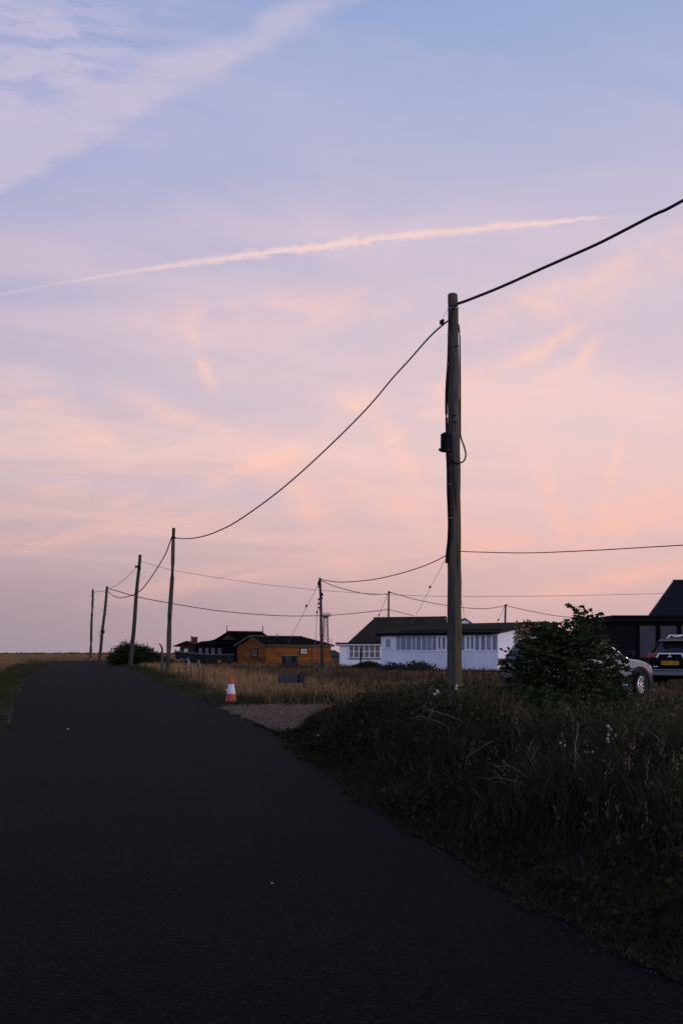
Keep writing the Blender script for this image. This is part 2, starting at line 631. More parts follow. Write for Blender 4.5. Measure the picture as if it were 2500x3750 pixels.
# road
def mat_asphalt():
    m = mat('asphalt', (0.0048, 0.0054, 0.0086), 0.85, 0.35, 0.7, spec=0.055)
    t = m.node_tree
    b = t.nodes['Principled BSDF']
    tc = t.nodes.new('ShaderNodeTexCoord')
    vo = t.nodes.new('ShaderNodeTexVoronoi')
    vo.inputs['Scale'].default_value = 60
    t.links.new(tc.outputs['Object'], vo.inputs['Vector'])
    ns = t.nodes.new('ShaderNodeTexNoise')
    ns.inputs['Scale'].default_value = 38
    ns.inputs['Detail'].default_value = 4
    t.links.new(tc.outputs['Object'], ns.inputs['Vector'])
    ad = t.nodes.new('ShaderNodeMath')
    ad.operation = 'ADD'
    t.links.new(vo.outputs['Distance'], ad.inputs[0])
    t.links.new(ns.outputs['Fac'], ad.inputs[1])
    bp = t.nodes.new('ShaderNodeBump')
    bp.inputs['Strength'].default_value = 0.9
    bp.inputs['Distance'].default_value = 0.006
    t.links.new(ad.outputs[0], bp.inputs['Height'])
    t.links.new(bp.outputs[0], b.inputs['Normal'])
    # single stones differ in colour
    src = b.inputs['Base Color'].links[0].from_socket
    cr = t.nodes.new('ShaderNodeValToRGB')
    cr.color_ramp.elements[0].position = 0.0
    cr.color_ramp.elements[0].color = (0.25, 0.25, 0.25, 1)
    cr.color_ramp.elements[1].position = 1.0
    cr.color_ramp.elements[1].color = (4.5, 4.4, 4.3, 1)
    e = cr.color_ramp.elements.new(0.88)
    e.color = (1.2, 1.2, 1.2, 1)
    sx = t.nodes.new('ShaderNodeSeparateColor')
    t.links.new(vo.outputs['Color'], sx.inputs[0])
    t.links.new(sx.outputs[0], cr.inputs[0])
    mx = t.nodes.new('ShaderNodeMix')
    mx.data_type = 'RGBA'
    mx.blend_type = 'MULTIPLY'
    mx.inputs[0].default_value = 1.0
    t.links.new(src, mx.inputs[6])
    t.links.new(cr.outputs[0], mx.inputs[7])
    t.links.new(mx.outputs[2], b.inputs['Base Color'])
    return m


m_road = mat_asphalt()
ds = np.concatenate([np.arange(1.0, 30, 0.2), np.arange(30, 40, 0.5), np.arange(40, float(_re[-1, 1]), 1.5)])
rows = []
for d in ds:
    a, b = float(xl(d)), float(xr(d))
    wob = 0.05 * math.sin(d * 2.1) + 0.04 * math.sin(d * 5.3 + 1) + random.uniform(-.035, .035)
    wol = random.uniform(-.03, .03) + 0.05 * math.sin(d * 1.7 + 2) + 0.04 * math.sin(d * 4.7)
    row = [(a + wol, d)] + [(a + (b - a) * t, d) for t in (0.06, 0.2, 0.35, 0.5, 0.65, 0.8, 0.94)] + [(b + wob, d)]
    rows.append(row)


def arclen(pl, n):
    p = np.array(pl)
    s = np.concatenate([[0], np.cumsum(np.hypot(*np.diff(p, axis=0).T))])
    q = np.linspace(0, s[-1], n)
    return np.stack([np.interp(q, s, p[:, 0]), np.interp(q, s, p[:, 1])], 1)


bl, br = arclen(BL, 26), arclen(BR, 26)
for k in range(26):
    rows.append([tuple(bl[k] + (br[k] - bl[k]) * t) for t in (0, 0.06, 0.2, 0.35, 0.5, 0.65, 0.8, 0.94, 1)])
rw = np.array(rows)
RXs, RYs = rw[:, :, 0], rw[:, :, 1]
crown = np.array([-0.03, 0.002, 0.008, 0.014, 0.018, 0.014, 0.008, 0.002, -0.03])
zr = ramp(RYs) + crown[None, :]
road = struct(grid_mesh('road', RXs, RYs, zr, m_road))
tag(road, 'dark asphalt lane curving away to the left', 'road')

# gravel entrance beyond the verge
m_gravel = mat('gravel', (0.27, 0.165, 0.115), 0.95, 0.35, 9.0, bump=1.0, bscale=30)
gx0 = []
gpts = [(800, 2588), (900, 2630), (1015, 2680), (1085, 2690), (1180, 2640), (1310, 2596), (1240, 2584), (1000, 2582)]
gp = [unproj(*p) for p in gpts]
ctr = np.mean(np.array(gp), 0)
co, qs = [], []
NR, NA = 9, 64
ring = arclen(gp + [gp[0]], NA + 1)[:-1]
for i in range(NR + 1):
    for k in range(NA):
        f = i / NR * (1.0 + 0.06 * math.sin(k * 1.3) + 0.05 * math.sin(k * 3.1))
        p = ctr + (ring[k] - ctr) * f
        co.append((p[0], p[1], hz(p[0], p[1]) + (0.035 if i < NR else -0.03)))
for i in range(NR):
    for k in range(NA):
        qs.append((i * NA + k, i * NA + (k + 1) % NA, (i + 1) * NA + (k + 1) % NA, (i + 1) * NA + k))
gravel = struct(np_mesh('gravel_entrance', co, np.array(qs), m_gravel))
tag(gravel, 'patch of pale gravel at a driveway mouth beside the road', 'gravel')
GPOLY = [tuple(p) for p in gp]


# ------------------------------------------------------------------ vegetation helpers
def vnoise(x, y, s, seed=0):
    a = np.sin(x * s * 1.0 + y * s * 0.63 + seed) + np.sin(x * s * -0.71 + y * s * 1.13 + seed * 2.3) + np.sin(x * s * 2.1 + y * s * 1.7 + seed * 0.7) * 0.6 + np.sin(x * s * -2.7 + y * s * 2.3 + seed * 1.9) * 0.5
    return np.clip(a / 6.2 + 0.5, 0, 1)


def blades(name, x, y, z, h, w, lean, col, m, bend=None):
    """one tapering bent blade per point"""
    n = len(x)
    a = RNG.uniform(0, 2 * np.pi, n)
    la = RNG.uniform(0, 2 * np.pi, n)
    ca, sa = np.cos(a) * w, np.sin(a) * w
    lx, ly = np.cos(la) * lean * h, np.sin(la) * lean * h
    co = np.zeros((n, 5, 3))
    base = np.stack([x, y, z - 0.04], 1)
    co[:, 0] = base + np.stack([-ca, -sa, 0 * ca], 1)
    co[:, 1] = base + np.stack([ca, sa, 0 * ca], 1)
    mid = base + np.stack([lx * 0.30, ly * 0.30, h * 0.58], 1)
    co[:, 2] = mid + np.stack([ca * 0.75, sa * 0.75, 0 * ca], 1)
    co[:, 3] = mid + np.stack([-ca * 0.75, -sa * 0.75, 0 * ca], 1)
    hh = h * (1 - 0.25 * lean)
    co[:, 4] = base + np.stack([lx, ly, hh], 1)
    b = np.arange(n)[:, None] * 5
    q = b + np.array([[0, 1, 2, 3]])
    t = b + np.array([[3, 2, 4]])
    return np_mesh(name, co.reshape(-1, 3), q, m, tris=t, col=np.repeat(col, 5, 0))


def leaves(name, p, n_dir, ln, wd, col, m, parent=None):
    """pointed leaf per point: a folded diamond with its tip along n_dir"""
    n = len(p)
    t = n_dir / (np.linalg.norm(n_dir, axis=1, keepdims=True) + 1e-9)
    r = RNG.normal(size=(n, 3))
    r[:, 2] *= 0.45
    s = np.cross(t, r)
    s /= np.linalg.norm(s, axis=1, keepdims=True) + 1e-9
    up = np.cross(s, t)
    up *= np.sign(up[:, 2:3] + 1e-9)
    co = np.zeros((n, 4, 3))
    co[:, 0] = p
    co[:, 1] = p + t * ln[:, None] * 0.45 + s * wd[:, None] + up * ln[:, None] * 0.10
    co[:, 2] = p + t * ln[:, None] - up * ln[:, None] * 0.08
    co[:, 3] = p + t * ln[:, None] * 0.45 - s * wd[:, None] + up * ln[:, None] * 0.10
    b = np.arange(n)[:, None] * 4
    tr = np.concatenate([b + np.array([[0, 1, 2]]), b + np.array([[0, 2, 3]])])
    o = np_mesh(name, co.reshape(-1, 3), None, m, tris=tr, col=np.repeat(col, 4, 0))
    if parent:
        o.parent = parent
    return o


def pick(n, cols, wts):
    c = np.array(cols)[RNG.choice(len(cols), n, p=np.array(wts) / sum(wts))]
    return c * RNG.uniform(0.7, 1.25, (n, 1))


m_grass = mat_leaf('grass_blade', 0.75, 0.3)
m_leaf = mat_leaf('leaf_green', 0.75, 0.2)
m_leaf.node_tree.nodes['Principled BSDF'].inputs['Specular IOR Level'].default_value = 0.1
m_stem = mat('stem_bark', (0.09, 0.065, 0.045), 0.9, 0.4, 14)
m_straw = mat('straw', (0.22, 0.185, 0.14), 0.85, 0.3, 12)
GOLD, TAN, BROWN, RUST = (0.44, 0.26, 0.105), (0.31, 0.20, 0.10), (0.135, 0.085, 0.045), (0.17, 0.09, 0.045)
GREEN, DGREEN, OLIVE = (0.050, 0.062, 0.018), (0.022, 0.034, 0.012), (0.085, 0.08, 0.026)


def fan(n, d0, d1, f0=-0.36, f1=0.36, power=1.0):
    """random points in the wedge the camera sees, spread out with distance"""
    d = d0 + (d1 - d0) * RNG.uniform(0, 1, n) ** power
    f = RNG.uniform(f0, f1, n)
    return f * d, d

# ------------------------------------------------------------------ building helpers
def frame_at(p0, ang):
    """matrix with origin p0 whose x axis runs at angle ang (degrees from +X) along a wall; y points into the building"""
    return Matrix.Translation(Vector(p0)) @ Matrix.Rotation(R(ang), 4, 'Z')


def board_wall(parent, m, x0, x1, z0, z1, bh, y=-0.02, th=0.035, name='board', clip=None, jit=0.006, vertical=False):
    """separate lapped boards; clip(z) -> (x0, x1) narrows each course"""
    n = max(1, round((z1 - z0) / bh)) if not vertical else max(1, round((x1 - x0) / bh))
    for i in range(n):
        j = random.uniform(0, jit)
        if vertical:
            w = (x1 - x0) / n
            MB().box((x0 + i * w + 0.008, y - th - j, z0), (x0 + (i + 1) * w - 0.008, y, z1)).build(name, m, parent)
            continue
        h = (z1 - z0) / n
        a, b = z0 + i * h, z0 + (i + 1) * h
        xa, xb = (x0, x1) if clip is None else clip((a + b) / 2)
        if xb - xa < 0.15:
            continue
        mb = MB()
        # wedge profile: thick at the lower edge
        mb.add([(xa, y - th - j, a), (xb, y - th - j, a), (xb, y, a), (xa, y, a), (xa, y - 0.008, b - 0.012), (xb, y - 0.008, b - 0.012), (xb, y, b - 0.012), (xa, y, b - 0.012)],
               [(0, 3, 2, 1), (4, 5, 6, 7), (0, 1, 5, 4), (1, 2, 6, 5), (2, 3, 7, 6), (3, 0, 4, 7)])
        mb.build(name, m, parent)


def window(parent, x0, x1, z0, z1, y, mf, mg, cols=1, rows=1, fr=0.06, bar=0.03, sill=None, depth=0.07, mgs=None):
    """framed window with its panes as separate sub-parts; y is the outer wall plane, outward is -y"""
    f = MB()
    yo = y - depth
    f.box((x0, yo, z0), (x0 + fr, y, z1)).box((x1 - fr, yo, z0), (x1, y, z1))
    f.box((x0 + fr, yo, z0), (x1 - fr, y, z0 + fr)).box((x0 + fr, yo, z1 - fr), (x1 - fr, y, z1))
    cw, ch = (x1 - x0 - 2 * fr) / cols, (z1 - z0 - 2 * fr) / rows
    for c in range(1, cols):
        f.box((x0 + fr + c * cw - bar / 2, yo + 0.01, z0 + fr), (x0 + fr + c * cw + bar / 2, y, z1 - fr))
    for r in range(1, rows):
        for c in range(cols):
            f.box((x0 + fr + c * cw + bar / 2, yo + 0.012, z0 + fr + r * ch - bar / 2), (x0 + fr + (c + 1) * cw - bar / 2, y, z0 + fr + r * ch + bar / 2))
    win = f.build('window', mf, parent)
    for c in range(cols):
        for r in range(rows):
            g = MB().box((x0 + fr + c * cw + bar / 2 * (c > 0), y - 0.022, z0 + fr + r * ch + bar / 2 * (r > 0)),
                         (x0 + fr + (c + 1) * cw - bar / 2 * (c < cols - 1), y - 0.012, z0 + fr + (r + 1) * ch - bar / 2 * (r < rows - 1)))
            g.build('pane', random.choice(mgs) if mgs else mg, win)
    if sill:
        MB().box((x0 - 0.05, y - depth - 0.06, z0 - 0.06), (x1 + 0.05, y - 0.001, z0 - 0.002)).build('sill', sill, win)
    return win


def slab(parent, name, m, pts, th):
    """roof plane: outline (3-D points, counter-clockwise from above) with thickness th downward"""
    return MB().prism(pts, (0, 0, -th)).build(name, m, parent)


def courses(parent, m, A, B, C, D, n, name='slate_course', lift=0.012, th=0.02):
    """overlapping roof courses on the plane A-B (eave) to D-C (top)"""
    A, B, C, D = map(Vector, (A, B, C, D))
    nrm = (B - A).cross(D - A).normalized()
    if nrm.z < 0:
        nrm = -nrm
    for i in range(n):
        t0, t1 = i / n, min(1.0, (i + 1.25) / n)
        p = [A.lerp(D, t0) + nrm * (lift + th), B.lerp(C, t0) + nrm * (lift + th), B.lerp(C, t1) + nrm * lift, A.lerp(D, t1) + nrm * lift]
        mb = MB().prism(p, tuple(-nrm * th * 0.9))
        mb.build(name, m, parent)


m_white = mat('white_boards', (0.84, 0.84, 0.90), 0.7, 0.07, 1.2, bump=0.15, stretch=(1, 1, 0.25))
m_whiteframe = mat('white_frame_paint', (0.82, 0.82, 0.84), 0.55, 0.08, 2)
m_render = mat('white_render', (0.82, 0.82, 0.86), 0.85, 0.08, 1.0, bump=0.2)
m_black = mat('black_timber', (0.008, 0.008, 0.010), 0.85, 0.3, 3, bump=0.2, spec=0.05)
m_felt = mat('roof_felt', (0.022, 0.020, 0.017), 0.9, 0.5, 1.4, bump=0.3, spec=0.04)
m_darkroof = mat('dark_roof', (0.006, 0.006, 0.0065), 0.9, 0.4, 2.5, bump=0.3, spec=0.03)
m_tile = mat('mossy_tile', (0.075, 0.055, 0.035), 0.9, 0.5, 0.5, bump=0.4, col2=(0.028, 0.028, 0.028))
m_orange = mat('orange_boards', (0.235, 0.078, 0.017), 0.75, 0.55, 1.1, bump=0.2, stretch=(0.3, 0.3, 3))
m_brownwall = mat('brown_wall', (0.055, 0.033, 0.028), 0.85, 0.3, 2)
m_brownroof = mat('red_brown_roof', (0.10, 0.045, 0.042), 0.85, 0.35, 3)
m_fascia = mat('pale_gutter', (0.12, 0.105, 0.085), 0.7, 0.3, 3)
m_glassd = mat_glass('dark_glass', (0.03, 0.033, 0.045), 0.12, 0.5)
m_glassc = mat('curtained_glass', (0.20, 0.21, 0.27), 0.3, 0.2, 1.5, spec=0.5)
m_glassc2 = mat('blue_blind_glass', (0.26, 0.29, 0.37), 0.35, 0.15, 1.5, spec=0.5)
m_curtain = mat('grey_curtain_glass', (0.15, 0.135, 0.15), 0.35, 0.2, 2.5, spec=0.4)
m_grey_wood = mat('weathered_grey_wood', (0.075, 0.075, 0.082), 0.85, 0.45, 5, bump=0.5, stretch=(1, 1, 4))
m_pole = mat('tarred_pole_wood', (0.060, 0.052, 0.044), 0.9, 0.45, 2.5, bump=0.5, stretch=(4, 4, 0.25))
m_cable = mat('black_cable', (0.008, 0.007, 0.008), 0.5, 0.2, 8)
m_galv = mat('galvanised_metal', (0.22, 0.22, 0.23), 0.5, 0.2, 8, metal=0.6)
m_wirepale = mat('stay_wire', (0.26, 0.21, 0.20), 0.6, 0.1, 5)
m_rust = mat('rusty_steel', (0.10, 0.055, 0.055), 0.8, 0.3, 4)
m_rope = mat('pale_rope', (0.34, 0.31, 0.28), 0.9, 0.2, 12)


# ------------------------------------------------------------------ white sunroom building (right of centre)
PR = Vector((XP(1823, 84), 84, 0))
PL = Vector((XP(1395, 91), 91, 0))
ang = math.degrees(math.atan2(PR.y - PL.y, PR.x - PL.x))
LW = (PR - PL).length
hut = thing('white_hut', 'long low white boarded hut with a strip of narrow windows and flat dark roof', 'building', (PL.x, PL.y, 0), R(ang))
DW = 8.0
MB().box((0.02, 0.03, 0.10), (LW - 0.02, DW, 3.15)).prism([(LW - 0.02, 0.03, 3.15), (LW - 0.02, DW, 3.15), (LW - 0.02, DW, 4.08)], (-LW + 0.04, 0, 0)).build('wall', m_render, hut)
MB().box((-0.02, 0.05, -0.5), (LW + 0.02, DW, 0.098)).build('plinth', m_black, hut)
# vertical boards below the windows
board_wall(hut, m_white, 0.0, LW, 0.30, 1.66, 0.62, y=0.03, th=0.03, name='plank', vertical=True)
MB().box((-0.03, -0.05, 0.10), (LW + 0.03, 0.03, 0.298)).build('skirting_board', m_whiteframe, hut)
# upper left corner panel and its small square window
WB, WTOP = 1.74, 3.06
MB().box((0.0, -0.01, 1.662), (1.12, 0.03, 3.10)).build('corner_panel', m_white, hut)
window(hut, 0.48, 1.10, 1.98, 2.86, -0.012, m_whiteframe, m_glassc2, fr=0.07, sill=m_whiteframe)
MB().box((1.121, -0.07, 1.664), (LW + 0.04, 0.029, WB)).build('sill_board', m_whiteframe, hut)
# strip of panes: relative x along the wall from the photograph's columns
cols_px = [(563, 595, 0), (600, 640, 0), (645, 684, 0), (690, 722, 0), (727, 764, 0), (771, 806, 0), (810, 852, 0), (858, 890, 0), (907, 924, 1), (941, 960, 1), (975, 1010, 0), (1015, 1050, 0), (1056, 1090, 0),
           (1098, 1122, 0), (1141, 1158, 1), (1174, 1192, 1), (1208, 1240, 0), (1256, 1289, 0), (1300, 1336, 0), (1350, 1386, 0)]


def along(zx):
    px = zx / 2.24 + 1200
    u = (px - CX) / F
    dv = (PR - PL).normalized()
    s = (u * PL.y - PL.x) / (dv.x - u * dv.y)
    return s


panes = [(along(a), along(b), k) for a, b, k in cols_px]
xs = [1.125] + [p for q in panes for p in q[:2]] + [LW]
fr = MB()
prev = 1.121
for (a, b, k) in panes:
    fr.box((prev, -0.03 - 0.025 * k, WB + 0.002), (a, 0.028, WTOP))
    lo, hi = (WB + 0.16, WTOP - 0.14) if k else (WB + 0.05, WTOP - 0.05)
    fr.box((a, -0.03 - 0.025 * k, WB + 0.002), (b, 0.028, lo)).box((a, -0.03 - 0.025 * k, hi), (b, 0.028, WTOP))
    prev = b
fr.box((prev, -0.03, WB + 0.002), (LW, 0.028, WTOP))
strip = fr.build('window_strip', m_whiteframe, hut)
for i, (a, b, k) in enumerate(panes):
    lo, hi = (WB + 0.16, WTOP - 0.14) if k else (WB + 0.05, WTOP - 0.05)
    MB().box((a, 0.006, lo), (b, 0.020, hi)).build('pane', m_curtain if k else (m_glassc if i % 3 else m_glassc2), strip)
MB().cbox((along(1108), -0.03, 1.30), (0.22, 0.06, 0.16)).build('wall_box', m_whiteframe, hut)
# roof: a shallow slope rising to the back with a deep dark edge
ov = 0.35
slab(hut, 'roof', m_felt, [(-ov, -ov, 3.34), (LW + ov, -ov, 3.34), (LW + ov, DW + 0.2, 4.36), (-ov, DW + 0.2, 4.36)], 0.16)
MB().box((-ov - 0.02, -ov - 0.05, 3.10), (LW - 0.35, -ov - 0.002, 3.33)).build('fascia', m_black, hut)
MB().tube([(0.6 + 1.2, 0.6, 3.52), (LW * 0.55, 0.7, 3.53), (LW, 0.6, 3.52)], 0.05, 5).build('roof_batten', m_felt, hut)

# ------------------------------------------------------------------ white bungalow behind it
BD = 115.0
bx0 = XP(1243, BD)
bung = thing('white_bungalow', 'white bungalow with a big brown tiled hip roof and a row of paned windows', 'building', (bx0, BD, 0), 0.0)
BW, BDp = 13.0, 9.0
MB().box((0, 0.0, -0.4), (BW, BDp, 2.42)).build('wall', m_render, bung)
MB().box((-0.42, -0.36, 2.42), (BW + 0.4, BDp + 0.3, 2.475)).build('soffit', m_whiteframe, bung)
MB().box((-0.46, -0.42, 2.52), (BW + 0.42, -0.3, 2.74)).box((-0.46, -0.3, 2.52), (-0.3, BDp + 0.3, 2.74)).build('fascia', m_black, bung)
MB().tube([(-0.5, -0.45, 2.50), (BW * 0.5, -0.45, 2.50)], 0.05, 6).build('gutter', m_whiteframe, bung)
e0, e1 = Vector((0.95, -0.32, 2.74)), Vector((BW + 0.3, -0.32, 2.74))
ridge_z = 5.72
r0 = Vector((XP(1371, 119.5) - bx0, 4.5, ridge_z))
r1 = Vector((XP(1628, 119.5) - bx0, 4.5, ridge_z + 0.10))
back0, back1 = Vector((0.95, BDp + 0.3, 2.74)), Vector((BW + 0.3, BDp + 0.3, 2.74))
rf = MB()
vs = [e0, e1, back1, back0, r0, r1, (-0.3, -0.3, 2.70), (-0.3, BDp + 0.3, 2.70)]
rf.add(vs, [(0, 1, 5, 4), (1, 2, 5), (2, 3, 4, 5), (3, 0, 4), (6, 0, 3, 7)])
roof = rf.build('roof', m_tile, bung)
# tile courses as real overlapping strips, each broken into short tiles
tv, tq = [], []
NC = 34
nrm = (e1 - e0).cross(r0 - e0).normalized()
for i in range(NC):
    t0, t1 = i / NC, (i + 1.15) / NC
    a, b = e0.lerp(r0, t0), e1.lerp(r1, t0)
    c, d = e1.lerp(r1, min(1, t1)), e0.lerp(r0, min(1, t1))
    n = 52
    for k in range(n):
        f0, f1 = (k + 0.5 * (i % 2)) / n, min(1.0, (k + 0.94 + 0.5 * (i % 2)) / n)
        if f0 >= 1:
            continue
        l = 0.03 + random.uniform(0, 0.022)
        q = len(tv)
        tv += [a.lerp(b, f0) + nrm * l, a.lerp(b, f1) + nrm * l, d.lerp(c, f1) + nrm * 0.012, d.lerp(c, f0) + nrm * 0.012, a.lerp(b, f0) + nrm * 0.004, a.lerp(b, f1) + nrm * 0.004]
        tq += [(q, q + 1, q + 2, q + 3), (q + 4, q + 5, q + 1, q)]
tm = MB()
tm.v, tm.f = [tuple(p) for p in tv], tq
o = tm.build('roof_tiles', m_tile, bung)
o['kind'] = 'stuff'
MB().tube([r0 + Vector((-.1, 0, .02)), r1 + Vector((.1, 0, .02))], 0.09, 6).build('ridge_tiles', m_tile, bung)
# little white gablet ends on the ridge line at right
for (px, py, dd, s, hh) in ((1628, 2258, 0.0, 0.55, 0.62), (1700, 2266, 1.5, 1.0, 0.62)):
    c = W(px, py, 119.6 + dd) - Vector((bx0, BD, 0))
    MB().prism([c + Vector((-s, -0.4, -hh)), c + Vector((s, -0.4, -hh)), c + Vector((0, -0.4, -0.02))], (0, 0.3, 0)).build('gablet', m_whiteframe, bung)
    MB().prism([c + Vector((-s - .25, -0.5, -hh - .16)), c + Vector((-s - .05, -0.5, -hh - .16)), c + Vector((0, -0.5, -0.08)), c + Vector((s + .05, -0.5, -hh - .16)), c + Vector((s + .25, -0.5, -hh - .16)), c + Vector((0, -0.5, 0.10))], (0, 2.0, 0)).build('gablet_roof', m_tile, bung)


def zx5(z):
    return XP(1220 + z / 4.9, BD) - bx0


def zz5(z, d=BD):
    return CAMZ + (YH - (2240 + z / 4.9)) / F * d


z_lo, z_mid, z_hi = zz5(835), zz5(712), zz5(605)
wb = MB().box((zx5(275), -0.09, z_lo - 0.12), (zx5(900), -0.001, z_lo)).build('window_sill', m_black, bung)
fx = [275, 372, 460, 556, 648, 740, 832, 900]
mf = MB()
g0, g1 = zx5(275), zx5(832)
for q in (283, 366, 460, 553, 645, 742, 838):
    mf.box((zx5(q) - 0.055, -0.07, z_lo + 0.002), (zx5(q) + 0.055, -0.001, z_hi))
for a, b in ((283, 366), (366, 460), (460, 553), (553, 645), (645, 742), (742, 838)):
    x0, x1 = zx5(a) + 0.055, zx5(b) - 0.055
    mf.box((x0, -0.065, z_lo + 0.002), (x1, -0.001, z_lo + 0.10)).box((x0, -0.062, z_mid - 0.03), (x1, -0.001, z_mid + 0.03)).box((x0, -0.065, z_hi - 0.08), (x1, -0.001, z_hi))
wf = mf.build('window', m_whiteframe, bung)
for a, b in ((283, 366), (366, 460), (460, 553), (553, 645), (645, 742), (742, 838)):
    x0, x1 = zx5(a) + 0.055, zx5(b) - 0.055
    for q0, q1 in ((z_lo + 0.10, z_mid - 0.03), (z_mid + 0.03, z_hi - 0.08)):
        MB().box((x0, -0.03, q0), (x1, -0.01, q1)).build('pane', m_curtain, wf)

# dark post in front of the bungalow
dp = W(1320, 2440, 96)
mb = MB().tube([(0, 0, -0.4), (0.01, 0, 0.8), (0.0, 0.0, 1.96)], [0.085, 0.08, 0.075], 8)
post = mb.build('wooden_post', m_black, None, True, (dp.x, 96, 0.0))
tag(post, 'single black upright post in front of the paned bungalow windows', 'post')

# ------------------------------------------------------------------ orange timber house
OA = 35.0
P0 = Vector((XP(975, 135), 135, 0))
oz = hz(P0.x, 136)
og = thing('timber_house', 'low house clad in orange brown boards with a black gabled roof', 'building', (P0.x, P0.y, oz - 0.02), R(OA))
OL, OWd, OE, OR_ = 10.5, 8.0, 2.62, 3.80
MB().box((0.03, 0.03, -0.5), (OL - 0.03, OWd - 0.03, OE)).prism([(0.03, 0.03, OE), (0.03, OWd - 0.03, OE), (0.03, OWd / 2, OR_ - 0.12)], (OL - 2.4, 0, 0)).build('wall', m_brownwall, og)
board_wall(og, m_orange, 0.0, OL, 0.0, OE - 0.10, 0.195, y=0.03, th=0.045)
# gable end on the left, seen at a slant (built in a frame turned to face left)
gable = bpy.data.objects.new('gable_end', None)


def left_face(y0, y1, z0, z1, m, name, parent, x=0.03, th=0.04):
    return MB().box((x - th, y0, z0), (x, y1, z1)).build(name, m, parent)


nb = 19
for i in range(nb):
    h = (OR_ - 0.15) / nb
    a, b = i * h, (i + 1) * h - 0.012
    inset = 0.0 if b < OE else (b - OE) / (OR_ - 0.1 - OE) * OWd / 2
    if OWd - 2 * inset < 0.3:
        continue
    mb = MB()
    y0, y1 = inset + 0.0, OWd - inset
    mb.add([(-0.015, y0, a), (0.03, y0, a), (0.03, y1, a), (-0.015, y1, a), (0.022, y0, b), (0.03, y0, b), (0.03, y1, b), (0.022, y1, b)],
           [(0, 3, 2, 1), (4, 5, 6, 7), (0, 1, 5, 4), (1, 2, 6, 5), (2, 3, 7, 6), (3, 0, 4, 7)])
    mb.build('board', m_orange, og)
ov = 0.35
slab(og, 'roof_front', m_darkroof, [(-ov, -0.4, OE - 0.02), (OL + 0.45, -0.4, OE - 0.02), (OL - 2.2, OWd / 2, OR_ + 0.05), (-ov, OWd / 2, OR_ + 0.05)], 0.12)
slab(og, 'roof_back', m_darkroof, [(-ov, OWd / 2, OR_ + 0.05), (OL - 2.2, OWd / 2, OR_ + 0.05), (OL + 0.45, OWd + 0.4, OE - 0.02), (-ov, OWd + 0.4, OE - 0.02)], 0.12)
slab(og, 'roof_hip', m_darkroof, [(OL + 0.45, -0.4, OE - 0.03), (OL + 0.45, OWd + 0.4, OE - 0.03), (OL - 2.2, OWd / 2, OR_ + 0.04)], 0.12)
courses(og, m_darkroof, (-ov, -0.4, OE - 0.02), (OL + 0.45, -0.4, OE - 0.02), (OL - 2.2, OWd / 2, OR_ + 0.05), (-ov, OWd / 2, OR_ + 0.05), 7, 'roof_course', 0.01, 0.03)
MB().tube([(-ov, OWd / 2, OR_ + 0.09), (OL - 2.2, OWd / 2, OR_ + 0.09)], 0.07, 6).build('ridge', m_fascia, og)
MB().box((-0.2, -0.47, OE - 0.10), (OL + 0.4, -0.405, OE + 0.0)).build('gutter', m_fascia, og)
MB().box((0, -0.38, OE - 0.22), (OL + 0.3, -0.02, OE - 0.16)).build('eaves_board', m_fascia, og)
for s in (-1, 1):
    yy = OWd / 2
    MB().prism([(-ov - 0.05, yy, OR_ + 0.10), (-ov - 0.05, yy, OR_ - 0.10), (-ov - 0.05, yy + s * (yy + 0.4), OE - 0.24), (-ov - 0.05, yy + s * (yy + 0.4), OE - 0.02)], (0.045, 0, 0)).build('bargeboard', m_fascia, og)
m_bright = mat('pale_window_blind', (0.60, 0.55, 0.50), 0.5, 0.1, 2)
window(og, 5.35, 6.6, 1.28, 2.22, -0.055, mat('dark_window_frame', (0.03, 0.02, 0.018), 0.7), m_bright, 3, 2, fr=0.12, bar=0.05)
MB().tube([(7.35, -0.08, 0.0), (7.35, -0.08, OE - 0.2)], 0.05, 6).build('downpipe', m_fascia, og)
MB().tube([(0.55 + 3.6, OWd / 2, OR_), (0.55 + 3.6, OWd / 2, OR_ + 0.45)], 0.06, 6).build('vent_pipe', m_fascia, og)
# gable window
gw = MB()
gy0, gy1, gz0, gz1 = 2.2, 4.0, 0.95, 2.1
for (a, b, c, d) in ((gy0, gy1, gz0, gz0 + .12), (gy0, gy1, gz1 - .12, gz1), (gy0, gy0 + .2, gz0 + .12, gz1 - .12), (gy1 - .2, gy1, gz0 + .12, gz1 - .12), ((gy0 + gy1) / 2 - .05, (gy0 + gy1) / 2 + .05, gz0 + .12, gz1 - .12), (gy0 + .2, (gy0 + gy1) / 2 - .05, 1.5, 1.56), ((gy0 + gy1) / 2 + .05, gy1 - .2, 1.5, 1.56)):
    gw.box((-0.10, a, c), (-0.02, b, d))
gwo = gw.build('window', MATS['dark_window_frame'], og)
for a, b in ((gy0 + .2, (gy0 + gy1) / 2 - .05), ((gy0 + gy1) / 2 + .05, gy1 - .2)):
    for c, d in ((gz0 + .12, 1.5), (1.56, gz1 - .12)):
        MB().box((-0.05, a, c), (-0.03, b, d)).build('pane', m_curtain, gwo)
bpy.data.objects.remove(gable)

# ------------------------------------------------------------------ dark timber house with a sweeping roof, behind
BDk = 147.0


def q2(zx, zy, d):
    return W(600 + zx / 2.376, 2250 + zy / 2.376, d)


dx0 = XP(712, BDk)
dk = thing('dark_house', 'black timber house with a sweeping ridged roof carrying two finials', 'building', (dx0, BDk, 0.0), 0.0)
org = Vector((dx0, BDk, 0))
MB().box((0.1, 0.2, -0.4), (11.6, 6.5, 2.75)).build('wall', m_black, dk)
board_wall(dk, m_black, 0.1, 5.6, 0.9, 2.75, 0.21, y=0.2, th=0.04)
eL = q2(262, 262, BDk - 0.3) - org
mz = eL.z
